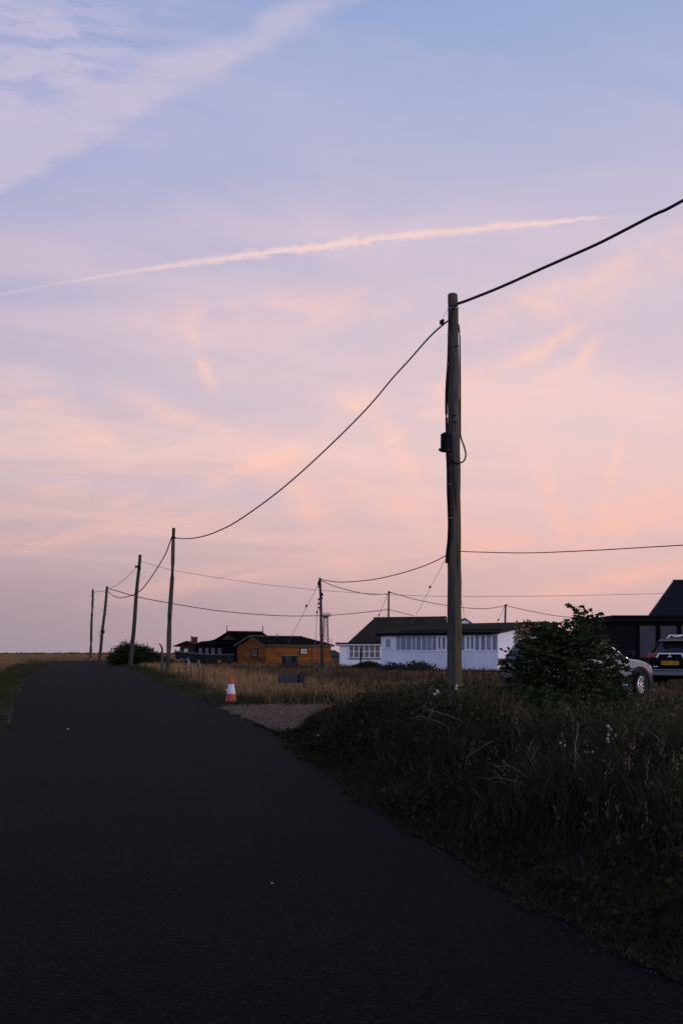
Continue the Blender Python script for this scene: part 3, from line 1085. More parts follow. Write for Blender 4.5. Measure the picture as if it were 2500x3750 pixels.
# lower roof with a concave sweep: rows from eave up to the ridge
ra = q2(550, 150, BDk + 3.2) - org
rb = q2(860, 154, BDk + 3.2) - org
prof_l = [q2(262, 262, BDk - 0.4), q2(322, 236, BDk + 1.2), q2(395, 230, BDk + 2.0), q2(440, 219, BDk + 2.5), q2(500, 184, BDk + 3.0), q2(550, 150, BDk + 3.2)]
prof_r = [q2(940, 262, BDk - 0.4), q2(935, 236, BDk + 1.2), q2(925, 222, BDk + 2.0), q2(915, 196, BDk + 2.5), q2(890, 176, BDk + 3.0), q2(860, 154, BDk + 3.2)]
mb = MB()
vs, fs = [], []
for (a, b) in zip(prof_l, prof_r):
    vs += [a - org, b - org]
for (a, b) in zip(prof_l[:-1], prof_r[:-1]):
    vs += [Vector((a.x, BDk + 6.4 - (a.y - BDk), a.z)) - org, Vector((b.x, BDk + 6.4 - (b.y - BDk), b.z)) - org]
for i in range(5):
    fs.append((2 * i, 2 * i + 1, 2 * i + 3, 2 * i + 2))
B0 = 12
for i in range(5):
    t = B0 + 2 * i
    u = B0 + 2 * (i + 1) if i < 4 else 10
    fs.append((t + 1, t, u, u + 1))
    fs.append((2 * i, 2 * i + 2, u, t))
    fs.append((2 * i + 1, t + 1, u + 1, 2 * i + 3))
mb.add(vs, fs)
mb.build('roof', m_darkroof, dk)
for k in range(5):
    a, b, c, d = prof_l[k] - org, prof_r[k] - org, prof_r[k + 1] - org, prof_l[k + 1] - org
    courses(dk, m_darkroof, a, b, c, d, 3, 'roof_course', 0.012, 0.03)
MB().tube([ra + Vector((0, 0, .05)), rb + Vector((0, 0, .05))], 0.09, 6).build('ridge', m_brownroof, dk)
for p in (ra, rb):
    f = MB().tube([p, p + Vector((0, 0, 0.3)), p + Vector((0, 0, 0.95))], [0.10, 0.05, 0.03], 6)
    f.cbox(tuple(p + Vector((0, 0, 0.80))), (0.26, 0.08, 0.06)).cbox(tuple(p + Vector((0, 0, 0.42))), (0.18, 0.10, 0.07))
    f.build('finial', m_brownwall, dk)
# brown gablet facing us under the ridge end
gA, gB, gC = q2(505, 222, BDk + 1.3) - org, q2(630, 222, BDk + 1.3) - org, q2(560, 163, BDk + 1.3) - org
MB().prism([gA, gB, gC], (0, 1.8, 0)).build('gablet', m_brownwall, dk)
for a, b in ((gA, gC), (gB, gC)):
    e = (a - b) * 0.22
    MB().prism([a + e + Vector((0, -0.15, 0.02)), b + Vector((0, -0.15, 0.02)), b + Vector((0, -0.15, 0.2)), a + e + Vector((0, -0.15, 0.2))], (0, 1.4, 0)).build('gablet_roof', m_darkroof, dk)
for i, (za, zb) in enumerate(((300, 336), (357, 390), (409, 444), (465, 502))):
    p, q = q2(za, 347, BDk) - org, q2(zb, 289, BDk) - org
    window(dk, p.x, q.x, p.z, q.z, 0.15, m_brownwall, m_glassc, 2, 2, fr=0.07, bar=0.06, mgs=None if i < 3 else [m_curtain])
# skylight strips on the slope towards the orange house
sk0, sk1 = q2(690, 243, BDk - 3.0), q2(755, 210, BDk - 3.0)
lean = MB().prism([q2(585, 290, 143.0) - org, q2(700, 300, 143.0) - org, q2(800, 205, 146.0) - org, q2(770, 200, 146.0) - org], (0, 0, -0.08))
lean.build('lean_to_roof', m_darkroof, dk)
MB().prism([q2(692, 243, 143.9) - org, q2(712, 242, 143.9) - org, q2(757, 208, 145.4) - org, q2(738, 209, 145.4) - org], (0, 0, 0.05)).build('skylight', m_glassc2, dk)

# ------------------------------------------------------------------ brown cottage, far left
BA = 160.0


def q5(zx, zy, d=BA):
    return W(620 + zx / 5.227, 2290 + zy / 5.227, d)


ax0 = q5(205, 500).x
ct = thing('brown_cottage', 'small dull brown cottage with a chimney, leftmost of the buildings', 'building', (ax0, BA, 0.0), 0.0)
oA = Vector((ax0, BA, 0))
gl, gap, gr = q5(85, 392) - oA, q5(335, 296) - oA, q5(600, 388) - oA
MB().box((0, 0.05, -0.3), (gr.x - 0.6, 6, gl.z + 0.12)).prism([(0, 0.05, gl.z + 0.12), (gr.x - 0.6, 0.05, gl.z + 0.12), (gap.x, 0.05, gap.z - 0.16)], (0, 5.9, 0)).build('wall', m_brownwall, ct)
for nm, a in (('roof_left', gl), ('roof_right', gr)):
    MB().prism([(a.x, -0.6, a.z), (gap.x, -0.6, gap.z), (gap.x, -0.6, gap.z - 0.16), (a.x, -0.6, a.z - 0.14)], (0, 7.0, 0)).build(nm, m_brownroof, ct)
c0, c1 = q5(425, 300, BA + 3) - oA, q5(538, 236, BA + 3) - oA
ch = MB().box((c0.x, 2.6, c0.z - 0.5), (c1.x, 3.3, c1.z)).build('chimney', m_brownroof, ct)
MB().box((c0.x - 0.06, 2.54, c1.z + 0.001), (c1.x + 0.06, 3.36, c1.z + 0.12)).build('chimney_cap', m_brownroof, ch)
w0, w1 = q5(288, 512) - oA, q5(352, 450) - oA
window(ct, w0.x, w1.x, w0.z, w1.z, 0.049, m_whiteframe, m_bright, 1, 1, fr=0.06)
for i in range(9):
    z0 = 0.2 + i * 0.27
    MB().box((0.0, 0.0, z0), (w0.x - 0.05, 0.048, z0 + 0.25)).build('board', m_brownwall, ct)
mp = q5(430, 205, 150)
m = MB().tube([q5(480, 540, 150), q5(455, 420, 150), q5(428, 205, 150)], [0.14, 0.13, 0.09], 7)
m = m.build('leaning_mast', m_brownwall, None, True)
tag(m, 'crooked wooden mast leaning up beside the brown cottage chimney', 'mast')

# ------------------------------------------------------------------ beached boat hull
BB = 126.0
bo = thing('wooden_boat', 'grey weathered clinker boat hull lying in the grass before the dark house', 'boat', (0, 0, 0), 0)
m_hull = mat('grey_hull_plank', (0.026, 0.027, 0.030), 0.85, 0.4, 2, bump=0.4)
stations = []
NS = 16
for i in range(NS + 1):
    t = i / NS
    px = 641 + (852 - 641) * t
    top = np.interp(t, [0, 0.08, 0.5, 0.85, 1.0], [2385, 2388, 2396.5, 2398, 2396])
    bot = np.interp(t, [0, 0.1, 0.8, 0.93, 1.0], [2436, 2438, 2440, 2436, 2420])
    bw = np.interp(t, [0, 0.2, 0.55, 0.85, 1.0], [0.85, 1.1, 1.2, 0.75, 0.06])
    stations.append((px, top, bot, bw))
NPL = 7
for k in range(NPL):
    mb = MB()
    for side in (1, -1):
        vs = []
        for (px, top, bot, bw) in stations:
            for f, o in ((k / NPL, 0.035), ((k + 1.0) / NPL, 0.0)):
                p = W(px, bot + (top - bot) * f, BB)
                wdt = bw * (0.25 + 0.75 * math.sin(min(1, f * 1.05 + 0.06) * math.pi / 2)) + o
                vs.append((p.x, BB + 1.2 - side * wdt, p.z))
        fs = [(2 * i, 2 * i + 2, 2 * i + 3, 2 * i + 1) for i in range(NS)]
        mb.add(vs, fs)
    mb.build('plank', m_hull, bo)
gun = MB()
for side in (1, -1):
    gun.tube([(W(px, top, BB).x, BB + 1.2 - side * (bw + 0.03), W(px, top, BB).z) for (px, top, bot, bw) in stations], 0.065, 5)
gun.build('gunwale', mat('pale_gunwale', (0.12, 0.12, 0.12), 0.85), bo)
tr = stations[0]
MB().prism([(W(tr[0], tr[1] - 1, BB).x, BB + 1.2 - tr[3], W(0, tr[1], BB).z), (W(tr[0], tr[1], BB).x, BB + 1.2 + tr[3], W(0, tr[1], BB).z), (W(tr[0], tr[2], BB).x, BB + 1.5, W(0, tr[2], BB).z), (W(tr[0], tr[2], BB).x, BB + 0.9, W(0, tr[2], BB).z)], (0.06, 0, 0)).build('transom', m_hull, bo)
for zx, dy in ((100, 490), (130, 470), (190, 485)):
    MB().tube([q5(zx + 12, 530, BB + .4), q5(zx - 6, dy - 20, BB + .4)], 0.05, 5).build('rib_post', m_hull, bo)

# ------------------------------------------------------------------ lattice tower
TD = 220.0
tz0 = hz(XP(1192, TD), TD)
tw = thing('lattice_tower', 'thin steel lattice tower with a railed platform behind the timber house', 'tower', (XP(1192, TD), TD, tz0), R(12))


def tzp(py):
    return CAMZ + (YH - py) / F * TD - tz0


ht, hb = 0.42, 0.66
ztop = tzp(2258)
lv = [0.0, 1.3, 2.5, tzp(2342), tzp(2322), tzp(2302), tzp(2286), tzp(2270), ztop]


def leg_at(z):
    return hb + (ht - hb) * z / ztop


for sx, sy in ((-1, -1), (1, -1), (1, 1), (-1, 1)):
    MB().tube([(sx * hb, sy * hb, -0.3), (sx * ht, sy * ht, ztop)], 0.055, 5).build('leg', m_rust, tw)
for i in range(len(lv) - 1):
    a, b = leg_at(lv[i]), leg_at(lv[i + 1])
    for (s0, s1) in (((-1, -1), (1, -1)), ((1, -1), (1, 1)), ((1, 1), (-1, 1)), ((-1, 1), (-1, -1))):
        MB().tube([(s0[0] * a, s0[1] * a, lv[i]), (s1[0] * b, s1[1] * b, lv[i + 1])], 0.032, 4).tube([(s1[0] * a, s1[1] * a, lv[i]), (s0[0] * b, s0[1] * b, lv[i + 1])], 0.025, 4).build('brace', m_rust, tw)
        MB().tube([(s0[0] * b, s0[1] * b, lv[i + 1]), (s1[0] * b, s1[1] * b, lv[i + 1])], 0.035, 4).build('crossbar', m_rust, tw)
pw = 0.98
MB().box((-pw, -pw, ztop), (pw, pw, ztop + 0.12)).box((-0.5, -0.5, ztop - 0.28), (0.5, 0.5, ztop - 0.001)).build('platform', m_rust, tw)
for zz in (0.42, 0.78):
    MB().tube([(-pw, -pw, ztop + zz), (pw, -pw, ztop + zz), (pw, pw, ztop + zz), (-pw, pw, ztop + zz), (-pw, -pw, ztop + zz)], 0.028, 4).build('rail', m_rust, tw)
for sx in (-1, -0.33, 0.33, 1):
    for sy in (-1, 1):
        MB().tube([(sx * pw, sy * pw, ztop + 0.1), (sx * pw, sy * pw, ztop + 0.8)], 0.03, 4).build('rail_post', m_rust, tw)
MB().tube([(0.55, -0.5, lv[3]), (1.15, -0.5, lv[3]), (1.15, -0.5, 0)], 0.06, 5).build('ladder_frame', m_rust, tw)
for z in (lv[4], lv[5], lv[6]):
    MB().tube([(-0.5, -0.5, z), (-0.95, -0.5, z)], 0.03, 4).build('step_arm', m_rust, tw)

# ------------------------------------------------------------------ telegraph poles
def mat_mainpole():
    m = mat('algae_streaked_pole', (0.062, 0.055, 0.048), 0.9, 0.75, 2.2, bump=0.6, stretch=(5, 5, 0.3), bscale=9)
    t = m.node_tree
    b = t.nodes['Principled BSDF']
    src = b.inputs['Base Color'].links[0].from_socket
    Nd.tree = t
    tc = t.nodes.new('ShaderNodeTexCoord')
    sp = t.nodes.new('ShaderNodeSeparateXYZ')
    t.links.new(tc.outputs['Object'], sp.inputs[0])
    x, z = Nd(sp.outputs[0]), Nd(sp.outputs[2])
    ns = nnoise(tc.outputs['Object'], 5.0, 5)
    alg = nstep(x + (ns - 0.5) * 0.10, -0.01, 0.075) * nstep(z, 5.6, 3.2, 0.25, 1.0)
    c = nmix(alg * 0.75, src, (0.085, 0.074, 0.022))
    t.links.new(c, b.inputs['Base Color'])
    return m


m_main = mat_mainpole()
AD = 16.0
A = Vector((XP(1663, AD), AD, hz(XP(1663, AD), AD)))
pa = thing('telegraph_pole', 'tall thick wooden telegraph pole in the foreground with a black cable box', 'telegraph pole', tuple(A))


def LA(px, py, d=AD):
    return W(px, py, d) - A


prof = []
for i in range(33):
    f = i / 32
    c = LA(1663, 2391, AD)
    py = 2760 + (1080 - 2760) * f
    cx = np.interp(py, [1078, 1600, 2500, 2800], [1657, 1661, 1664, 1664])
    rad = np.interp(py, [1078, 1300, 1700, 2500, 2800], [18.2, 20.5, 23.5, 27, 28]) * AD / F
    p = LA(cx, py)
    prof.append((p + Vector((0.004 * math.sin(i * 1.7), 0, 0)), rad * (1 + 0.015 * math.sin(i * 2.3))))
top_p = prof[-1][0]
pts = [p for p, r in prof] + [top_p + Vector((0, 0, 0.012)), top_p + Vector((0, 0, 0.022))]
rs = [r for p, r in prof] + [prof[-1][1] * 0.85, prof[-1][1] * 0.4]
MB().tube(pts, rs, 20).build('shaft', m_main, pa, True, sharp=50)


def cabl(name, pts, r, parent, m=None, n=7):
    # smooth the control polygon
    P = [Vector(p) for p in pts]
    out = []
    for i in range(len(P) - 1):
        p0, p1, p2, p3 = P[max(i - 1, 0)], P[i], P[i + 1], P[min(i + 2, len(P) - 1)]
        for k in range(6):
            t = k / 6
            out.append(0.5 * ((2 * p1) + (p2 - p0) * t + (2 * p0 - 5 * p1 + 4 * p2 - p3) * t * t + (3 * p1 - p0 - 3 * p2 + p3) * t ** 3))
    out.append(P[-1])
    rr = r if not isinstance(r, (list, tuple)) else [r[0] + (r[1] - r[0]) * i / (len(out) - 1) for i in range(len(out))]
    return MB().tube(out, rr, n).build(name, m or m_cable, parent, True, sharp=70)


fr_d = AD - 0.125
cabl('cable', [LA(1674, 1112, fr_d + .1), LA(1662, 1128, fr_d + .02), LA(1652, 1150, fr_d), LA(1646, 1180, fr_d + .02), LA(1643, 1230, fr_d + .05), LA(1640, 1330, fr_d + .06), LA(1634, 1420, fr_d + .09), LA(1633, 1500, fr_d + .09), LA(1635, 1590, fr_d + .07)], 0.021, pa)
cabl('cable', [LA(1678, 1188, fr_d + .12), LA(1682, 1230, fr_d + .12), LA(1683.5, 1320, fr_d + .12), LA(1684, 1420, fr_d + .12), LA(1684.5, 1560, fr_d + .12), LA(1686, 1600, fr_d + .11), LA(1697, 1632, fr_d + .09), LA(1704.5, 1662, fr_d + .07), LA(1700, 1684, fr_d + .05), LA(1687, 1694, fr_d + .03), LA(1668, 1697, fr_d), LA(1648, 1684, fr_d + .01), LA(1637, 1665, fr_d + .04), LA(1632, 1650, fr_d + .05)], 0.013, pa)
cabl('cable', [LA(1634, 1655, fr_d + .05), LA(1637, 1700, fr_d + .06), LA(1638, 1760, fr_d + .07), LA(1639, 1820, fr_d + .07), LA(1643, 1880, fr_d + .06), LA(1643, 1930, fr_d + .06), LA(1641, 1980, fr_d + .07), LA(1636, 2030, fr_d + .08), LA(1634, 2062, fr_d + .08)], [0.016, 0.024], pa)
cabl('cable', [LA(1641, 1690, fr_d + .03), LA(1647, 1770, fr_d + .02), LA(1650, 1880, fr_d + .02), LA(1648, 1960, fr_d + .03), LA(1641, 2040, fr_d + .06)], 0.014, pa)
# black ribbed joint box
bxo = MB()
c = LA(1630, 1620, fr_d + 0.02)
bxo.lathe([(0.045, -0.15), (0.082, -0.145), (0.085, -0.12), (0.07, -0.10)] + [(0.072 + 0.010 * (k % 2), -0.09 + 0.022 * k) for k in range(10)] + [(0.066, 0.135), (0.035, 0.155)], 14, Matrix.Translation(c))
bo2 = bxo.build('joint_box', mat('black_plastic', (0.006, 0.006, 0.007), 0.5, 0.2, 4), pa, True)
MB().cbox(tuple(c + Vector((-0.055, 0.0, -0.115))), (0.10, 0.06, 0.035)).build('bracket', MATS['black_plastic'], bo2)
for px, py in ((1645, 1772), (1650, 1896), (1638, 1333), (1634, 1541), (1640, 1224)):
    MB().cbox(tuple(LA(px + 1, py, fr_d - 0.012)), (0.05, 0.012, 0.010)).build('cable_clip', m_galv, pa)
MB().lathe([(0.083, 0), (0.086, 0.004), (0.086, 0.022), (0.083, 0.026)], 20, Matrix.Translation(LA(1659, 1134))).build('steel_band', m_galv, pa)
hk = MB().cbox(tuple(LA(1656, 1110, fr_d + 0.02)), (0.07, 0.05, 0.09)).cbox(tuple(LA(1658, 1124, fr_d)), (0.03, 0.04, 0.05))
hk.build('hook_plate', m_rust, pa)
MB().cbox(tuple(LA(1617, 1181)), (0.07, 0.05, 0.055)).cbox(tuple(LA(1620, 1174)), (0.05, 0.04, 0.03)).build('clamp', MATS['black_plastic'], pa)
MB().tube([LA(1640, 1131), LA(1617, 1172)], 0.003, 4).build('tie_wire', m_wirepale, pa)
for (px, py, a) in ((1672, 1268, 0.4), (1662, 1522, 0.3), (1666, 1545, -.2)):
    MB().tube([LA(px - 8, py + 4 * a, fr_d + .02), LA(px, py, fr_d + .005), LA(px + 7, py - 5 * a, fr_d + .03)], 0.008, 5).build('crack', MATS['black_plastic'], pa)


for k_ in range(9):
    px_c = random.uniform(1650, 1678)
    py_c = random.uniform(1250, 2350)
    ln_ = random.uniform(60, 180)
    rr_ = np.interp(py_c, [1078, 1700, 2500], [18.2, 23.5, 27]) * AD / F
    cx_c = np.interp(py_c, [1078, 1600, 2500], [1657, 1661, 1664])
    off_ = (px_c - cx_c) * AD / F
    dz_ = math.sqrt(max(rr_ ** 2 - off_ ** 2, 1e-4))
    MB().tube([LA(px_c, py_c, AD) + Vector((0, -dz_ - .001, 0)), LA(px_c + 1, py_c + ln_ / 2, AD) + Vector((0, -dz_ - .004, 0)), LA(px_c + 1.5, py_c + ln_, AD) + Vector((0, -dz_ - .003, 0))], [.001, .005, .001], 4).build('split', MATS['black_plastic'], pa)


def far_pole(label, pt, pb, d, r0, r1, steps=0, m=None, extra=None):
    x = XP(pb[0], d)
    g = hz(x, d)
    t = W(pt[0], pt[1], d)
    b = W(pb[0], pb[1], d)
    # carry the visible lean down to the ground
    k = (b.x - t.x) / (b.z - t.z)
    gx = b.x + (g - b.z) * k
    o = thing('telegraph_pole', label, 'telegraph pole', (gx, d, g), 0, 'telegraph poles')
    og_ = Vector((gx, d, g))
    top = t - og_
    bot = Vector((-(top.x) * 0.06, 0, -0.5))
    n = 9
    P = [bot.lerp(top, i / n) + Vector((0.02 * math.sin(i * 1.3 + d), 0, 0)) for i in range(n + 1)]
    MB().tube(P + [top + Vector((0, 0, 0.02))], [r0 + (r1 - r0) * i / n for i in range(n + 1)] + [r1 * 0.6], 10).build('shaft', m or m_pole, o, True)
    for i in range(steps):
        f = 0.98 - 0.055 * (i + 1) - (0.0 if i < 6 else 0.1)
        p = bot.lerp(top, f)
        s = 1 if i % 2 else -1
        MB().tube([p, p + Vector((s * (r1 + 0.16), -0.03, 0)), p + Vector((s * (r1 + 0.16), -0.03, 0.05))], 0.018, 5).build('step_iron', m_rust, o)
    return o, og_, top


p2, p2o, p2t = far_pole('grey brown wooden pole standing in dry grass left of the houses', (638, 1935), (615, 2430), 50, 0.135, 0.085, m=mat('grey_brown_pole', (0.105, 0.088, 0.062), 0.9, 0.4, 2.5, bump=0.5, stretch=(4, 4, 0.25), col2=(0.05, 0.044, 0.032)))
cabl('tie', [W(632, 1958, 49.9) - p2o, W(638, 1965, 49.85) - p2o, W(646, 1970, 49.9) - p2o], 0.03, p2)
p3, p3o, p3t = far_pole('dark leaning pole rising out of the round bush', (513, 2032), (482, 2395), 66, 0.15, 0.10)
MB().cbox(tuple(W(505, 2075, 65.9) - p3o), (0.35, 0.12, 0.12)).cbox(tuple(W(512, 2082, 65.9) - p3o), (0.12, 0.2, 0.2)).build('insulator_bracket', m_cable, p3)
p4, p4o, p4t = far_pole('leaning pole with step irons and a small box low down, second from the left', (394, 2148), (366, 2403), 100, 0.16, 0.12, steps=9)
MB().cbox(tuple(W(379, 2313, 99.8) - p4o), (0.22, 0.2, 0.3)).build('junction_box', m_cable, p4)
cabl('cable_loop', [W(371, 2305, 99.8) - p4o, W(364, 2320, 99.8) - p4o, W(366, 2332, 99.8) - p4o, W(375, 2330, 99.8) - p4o], 0.03, p4, m_wirepale)
p5, p5o, p5t = far_pole('thin straight pole with step irons, leftmost of all the poles', (341, 2159), (332, 2403), 105, 0.15, 0.11, steps=4)
pc, pco, pct = far_pole('pole carrying brackets and stay wires in front of the orange timber house', (1172, 2117), (1179, 2432), 100, 0.17, 0.115)
for i, (zx, zy, sx, sz) in enumerate(((320, 300, .28, .55), (308, 395, .16, .16), (380, 570, .22, .35), (385, 660, .14, .2), (312, 685, .2, .18), (315, 785, .2, .18), (318, 885, .2, .18), (325, 940, .14, .1))):
    p = W(1120 + zx / 6.536, 2090 + zy / 6.536, 99.9) - pco
    MB().lathe([(sx * .5, -sz * .5), (sx * .62, -sz * .2), (sx * .62, sz * .2), (sx * .3, sz * .5)], 8, Matrix.Translation(p)).build('bracket_insulator', m_cable, pc)
MB().lathe([(0.16, 0), (0.165, 0.05), (0.165, 0.3), (0.16, 0.35)], 10, Matrix.Translation(W(1176, 2322, 100) - pco)).build('yellow_band', mat('faded_yellow', (0.16, 0.12, 0.05), 0.8), pc)
pb_, pbo, pbt = far_pole('slim pole rising behind the ridge of the tiled bungalow roof', (1424, 2165), (1421, 2268), 132, 0.15, 0.11, m=m_rust)
MB().cbox(tuple(W(1426, 2170, 131.9) - pbo), (0.5, 0.1, 0.12)).build('insulator_bracket', m_cable, pb_)
pd_, pdo, pdt = far_pole('short looking pole rising behind the flat dark roof of the white hut', (1849.5, 2214), (1849, 2290), 128, 0.14, 0.12, m=m_rust)
MB().cbox(tuple(W(1852, 2216, 127.9) - pdo), (0.45, 0.1, 0.1)).build('insulator_bracket', m_cable, pd_)
pf_, pfo, pft = far_pole('pole almost wholly hidden behind the thick foreground pole', (1662, 2010), (1662, 2420), 76, 0.15, 0.11)


# ------------------------------------------------------------------ overhead lines
def wire(label, pix, P, Q, w0, w1, name='overhead_cable', m=None, extend=None):
    """a cable hung between plan points P and Q, its sag following the photograph"""
    (x0, d0), (x1, d1) = P, Q
    pts = []
    for (px, py) in pix:
        u = (px - CX) / F
        dx, dd = x1 - x0, d1 - d0
        s = (u * d0 - x0) / (dx - u * dd)
        d = d0 + s * dd
        pts.append(W(px, py, d))
    if extend:
        pts += [Vector(e) for e in extend]
    out = []
    for i in range(len(pts) - 1):
        p0, p1, p2_, p3_ = pts[max(i - 1, 0)], pts[i], pts[i + 1], pts[min(i + 2, len(pts) - 1)]
        for k in range(6):
            t = k / 6
            out.append(0.5 * ((2 * p1) + (p2_ - p0) * t + (2 * p0 - 5 * p1 + 4 * p2_ - p3_) * t * t + (3 * p1 - p0 - 3 * p2_ + p3_) * t ** 3))
    out.append(pts[-1])
    rr = [0.5 * (w0 + (w1 - w0) * i / (len(out) - 1)) * max(p.y, 8.0) / F for i, p in enumerate(out)]
    o = MB().tube(out, rr, 6).build(name, m or m_cable, None, True, sharp=80)
    return tag(o, label, 'cable')


ORD = 'leftmost,second from the left,third from the left,fourth from the left,fifth from the left,sixth from the left,seventh from the left,seventh from the right,sixth from the right,fifth from the right,fourth from the right,third from the right,second from the right,rightmost'.split(',')
S = 2500 / 1568.0


def sc(l):
    return [(a * S, b * S) for a, b in l]


def zt(l, x0, y0, k):
    return [(x0 + a / k, y0 + b / k) for a, b in l]


wire('thick black twin cable rising from the foreground pole top to the upper right', sc([(1052, 697), (1075, 689), (1150, 659), (1250, 614), (1350, 570), (1400, 546), (1500, 494), (1568, 460)]), (A.x, AD), (XP(2500, 10.2), 10.2), 10, 12, extend=[(4.0, 7.6, 5.8), (4.9, 4.0, 5.6)])
wire('black cable sagging from the foreground pole down to the roadside pole on the left', sc([(1027, 738), (1012, 750), (985, 775), (940, 826), (900, 870), (835, 946), (740, 1040), (660, 1112), (600, 1159), (540, 1200), (505, 1218), (470, 1231), (435, 1237), (403, 1236)]), (A.x - .08, AD), (XP(640, 50), 50), 6.5, 4.0)
wire('steep sagging cable between the roadside pole and the leaning pole with step irons', zt([(1412, 190), (1385, 265), (1355, 340), (1290, 450), (1200, 582), (1150, 636), (1100, 664), (1050, 682), (1000, 692), (950, 685), (915, 666), (888, 640)], 0, 1880, 2.24), (XP(630, 50), 50), (XP(395, 100), 100), 4.5, 2.8)
wire('long cable running from the leaning step-iron pole across to the pole behind the bungalow', sc([(249, 1352), (275, 1359), (320, 1372), (400, 1387), (480, 1400), (550, 1408), (620, 1413), (680, 1415), (760, 1413), (830, 1407), (891, 1400)]), (XP(396, 100), 100), (XP(1422, 132), 132), 3.2, 2.6)
wire('short cable from the pole behind the bungalow down to its roof', sc([(893, 1400), (920, 1407), (948, 1414)]), (XP(1423, 132), 132), (XP(1515, 121), 121), 2.4, 2.2)
wire('hair-thin wire running from the bush pole across the sky to the black house', sc([(324, 1290), (360, 1300), (400, 1310), (500, 1327), (620, 1344), (750, 1357), (900, 1366), (1040, 1370), (1250, 1369), (1400, 1366), (1530, 1363)]), (XP(517, 66), 66), (XP(2440, 52), 52), 1.6, 1.6, 'thin_wire', m_wirepale)
wire('faint wire dropping from the bush pole to the leaning step-iron pole', zt([(1125, 440), (1070, 495), (1010, 550), (950, 594), (905, 612)], 0, 1880, 2.24), (XP(503, 66), 66), (XP(398, 100), 100), 1.6, 1.5, 'thin_wire', m_wirepale)
wire('short wire between the two leftmost poles', zt([(768, 648), (820, 640), (868, 632)], 0, 1880, 2.24), (XP(343, 105), 105), (XP(388, 100), 100), 2.0, 2.0, 'thin_wire', m_wirepale)
wire('cable rising from the bracketed pole to meet the foreground pole', sc([(738, 1331), (760, 1335), (790, 1337), (850, 1332), (900, 1322), (950, 1308), (990, 1293), (1022, 1277), (1040, 1268)]), (XP(1176, 100), 100), (XP(1660, 70), 70), 3.4, 3.6)
wire('nearly level cable leaving the foreground pole to the right edge', sc([(1042, 1266), (1100, 1268), (1200, 1270), (1300, 1267), (1400, 1262), (1500, 1256), (1568, 1252)]), (XP(1662, 70), 70), (XP(2500, 50), 50), 3.6, 4.2, extend=[(19.78, 44, 6.62)])
wire('sagging cable between the bracketed pole and the slim pole on the bungalow', sc([(738, 1334), (770, 1347), (810, 1358), (850, 1365), (893, 1364)]), (XP(1176, 100), 100), (XP(1424, 132), 132), 2.8, 2.6)
wire('sagging cable from the slim bungalow pole to the pole behind the white hut', sc([(896, 1360), (950, 1376), (1020, 1390), (1080, 1397), (1125, 1397), (1160, 1391)]), (XP(1428, 132), 132), (XP(1849, 128), 128), 2.6, 2.4)
wire('cable falling from the pole behind the white hut to the black house eaves', sc([(1160, 1391), (1200, 1400), (1260, 1412), (1330, 1420), (1402, 1423)]), (XP(1850, 128), 128), (XP(2236, 50.5), 50.5), 2.4, 2.6)
wire('short slack cable below the black house eaves', sc([(1402, 1425), (1370, 1433), (1330, 1438), (1290, 1440)]), (XP(2236, 50.5), 50.5), (XP(2060, 90), 90), 2.0, 2.0)


def stay(label, a, b, ins, d0, d1):
    o = thing('stay_wire', label, 'stay wire', tuple(W(b[0], b[1], d1)))
    p, q = W(a[0], a[1], d0) - o.location, Vector((0, 0, 0))
    g = hz(o.location.x, d1) - o.location.z
    f = 1.0
    dirv = (q - p)
    k = (g - p.z) / dirv.z if abs(dirv.z) > 1e-6 else 1
    end = p + dirv * max(1.0, min(k, 6))
    MB().tube([p, end], 0.5 * 1.7 * d0 / F, 4).build('wire', m_wirepale, o)
    c = W(ins[0], ins[1], (d0 + d1) / 2) - o.location
    MB().tube([c + dirv.normalized() * -0.18, c + dirv.normalized() * -0.1, c + dirv.normalized() * 0.1, c + dirv.normalized() * 0.18], [0.05, 0.09, 0.09, 0.05], 8).build('insulator', m_cable, o)
    return o


stay('left stay wire with a black insulator below the bracketed pole top', (1166, 2140), (1072, 2322), (1121, 2219), 100, 106)
stay('steep stay wire close beside the bracketed pole', (1164, 2200), (1156, 2330), (1161, 2242), 100, 104)
stay('pale stay wire with an insulator slanting left from the foreground pole', (1640, 2030), (1520, 2258), (1573, 2149), 76, 99)
stay('short stay wire just right of the foreground pole', (1664, 2080), (1701, 2262), (1682, 2172), 76, 99)
stay('faint stay wire left of the slim pole on the bungalow', (1418, 2178), (1384, 2262), (1387, 2252), 132, 135)
stay('faint stay wire left of the pole behind the white hut', (1846, 2222), (1820, 2278), (1824, 2270), 128, 130)

# ------------------------------------------------------------------ traffic cone
cx_, cd_ = unproj(845, 2577)
cone = thing('traffic_cone', 'orange and white road cone standing at the road edge', 'traffic cone', (cx_, cd_ + 0.1, hz(cx_, cd_ + .1) + 0.02), R(14))
m_cone = mat('cone_orange', (0.50, 0.055, 0.022), 0.5, 0.15, 3, spec=0.4)
m_sleeve = mat('cone_white', (0.72, 0.72, 0.75), 0.5, 0.10, 5)
sq = 0.225
MB().box((-sq, -sq, -0.02), (sq, sq, 0.03), None, 0.01).build('base', mat('black_rubber', (0.008, 0.008, 0.008), 0.8), cone)


def cr(z):
    return 0.150 + (0.036 - 0.150) * (z - 0.03) / 0.72


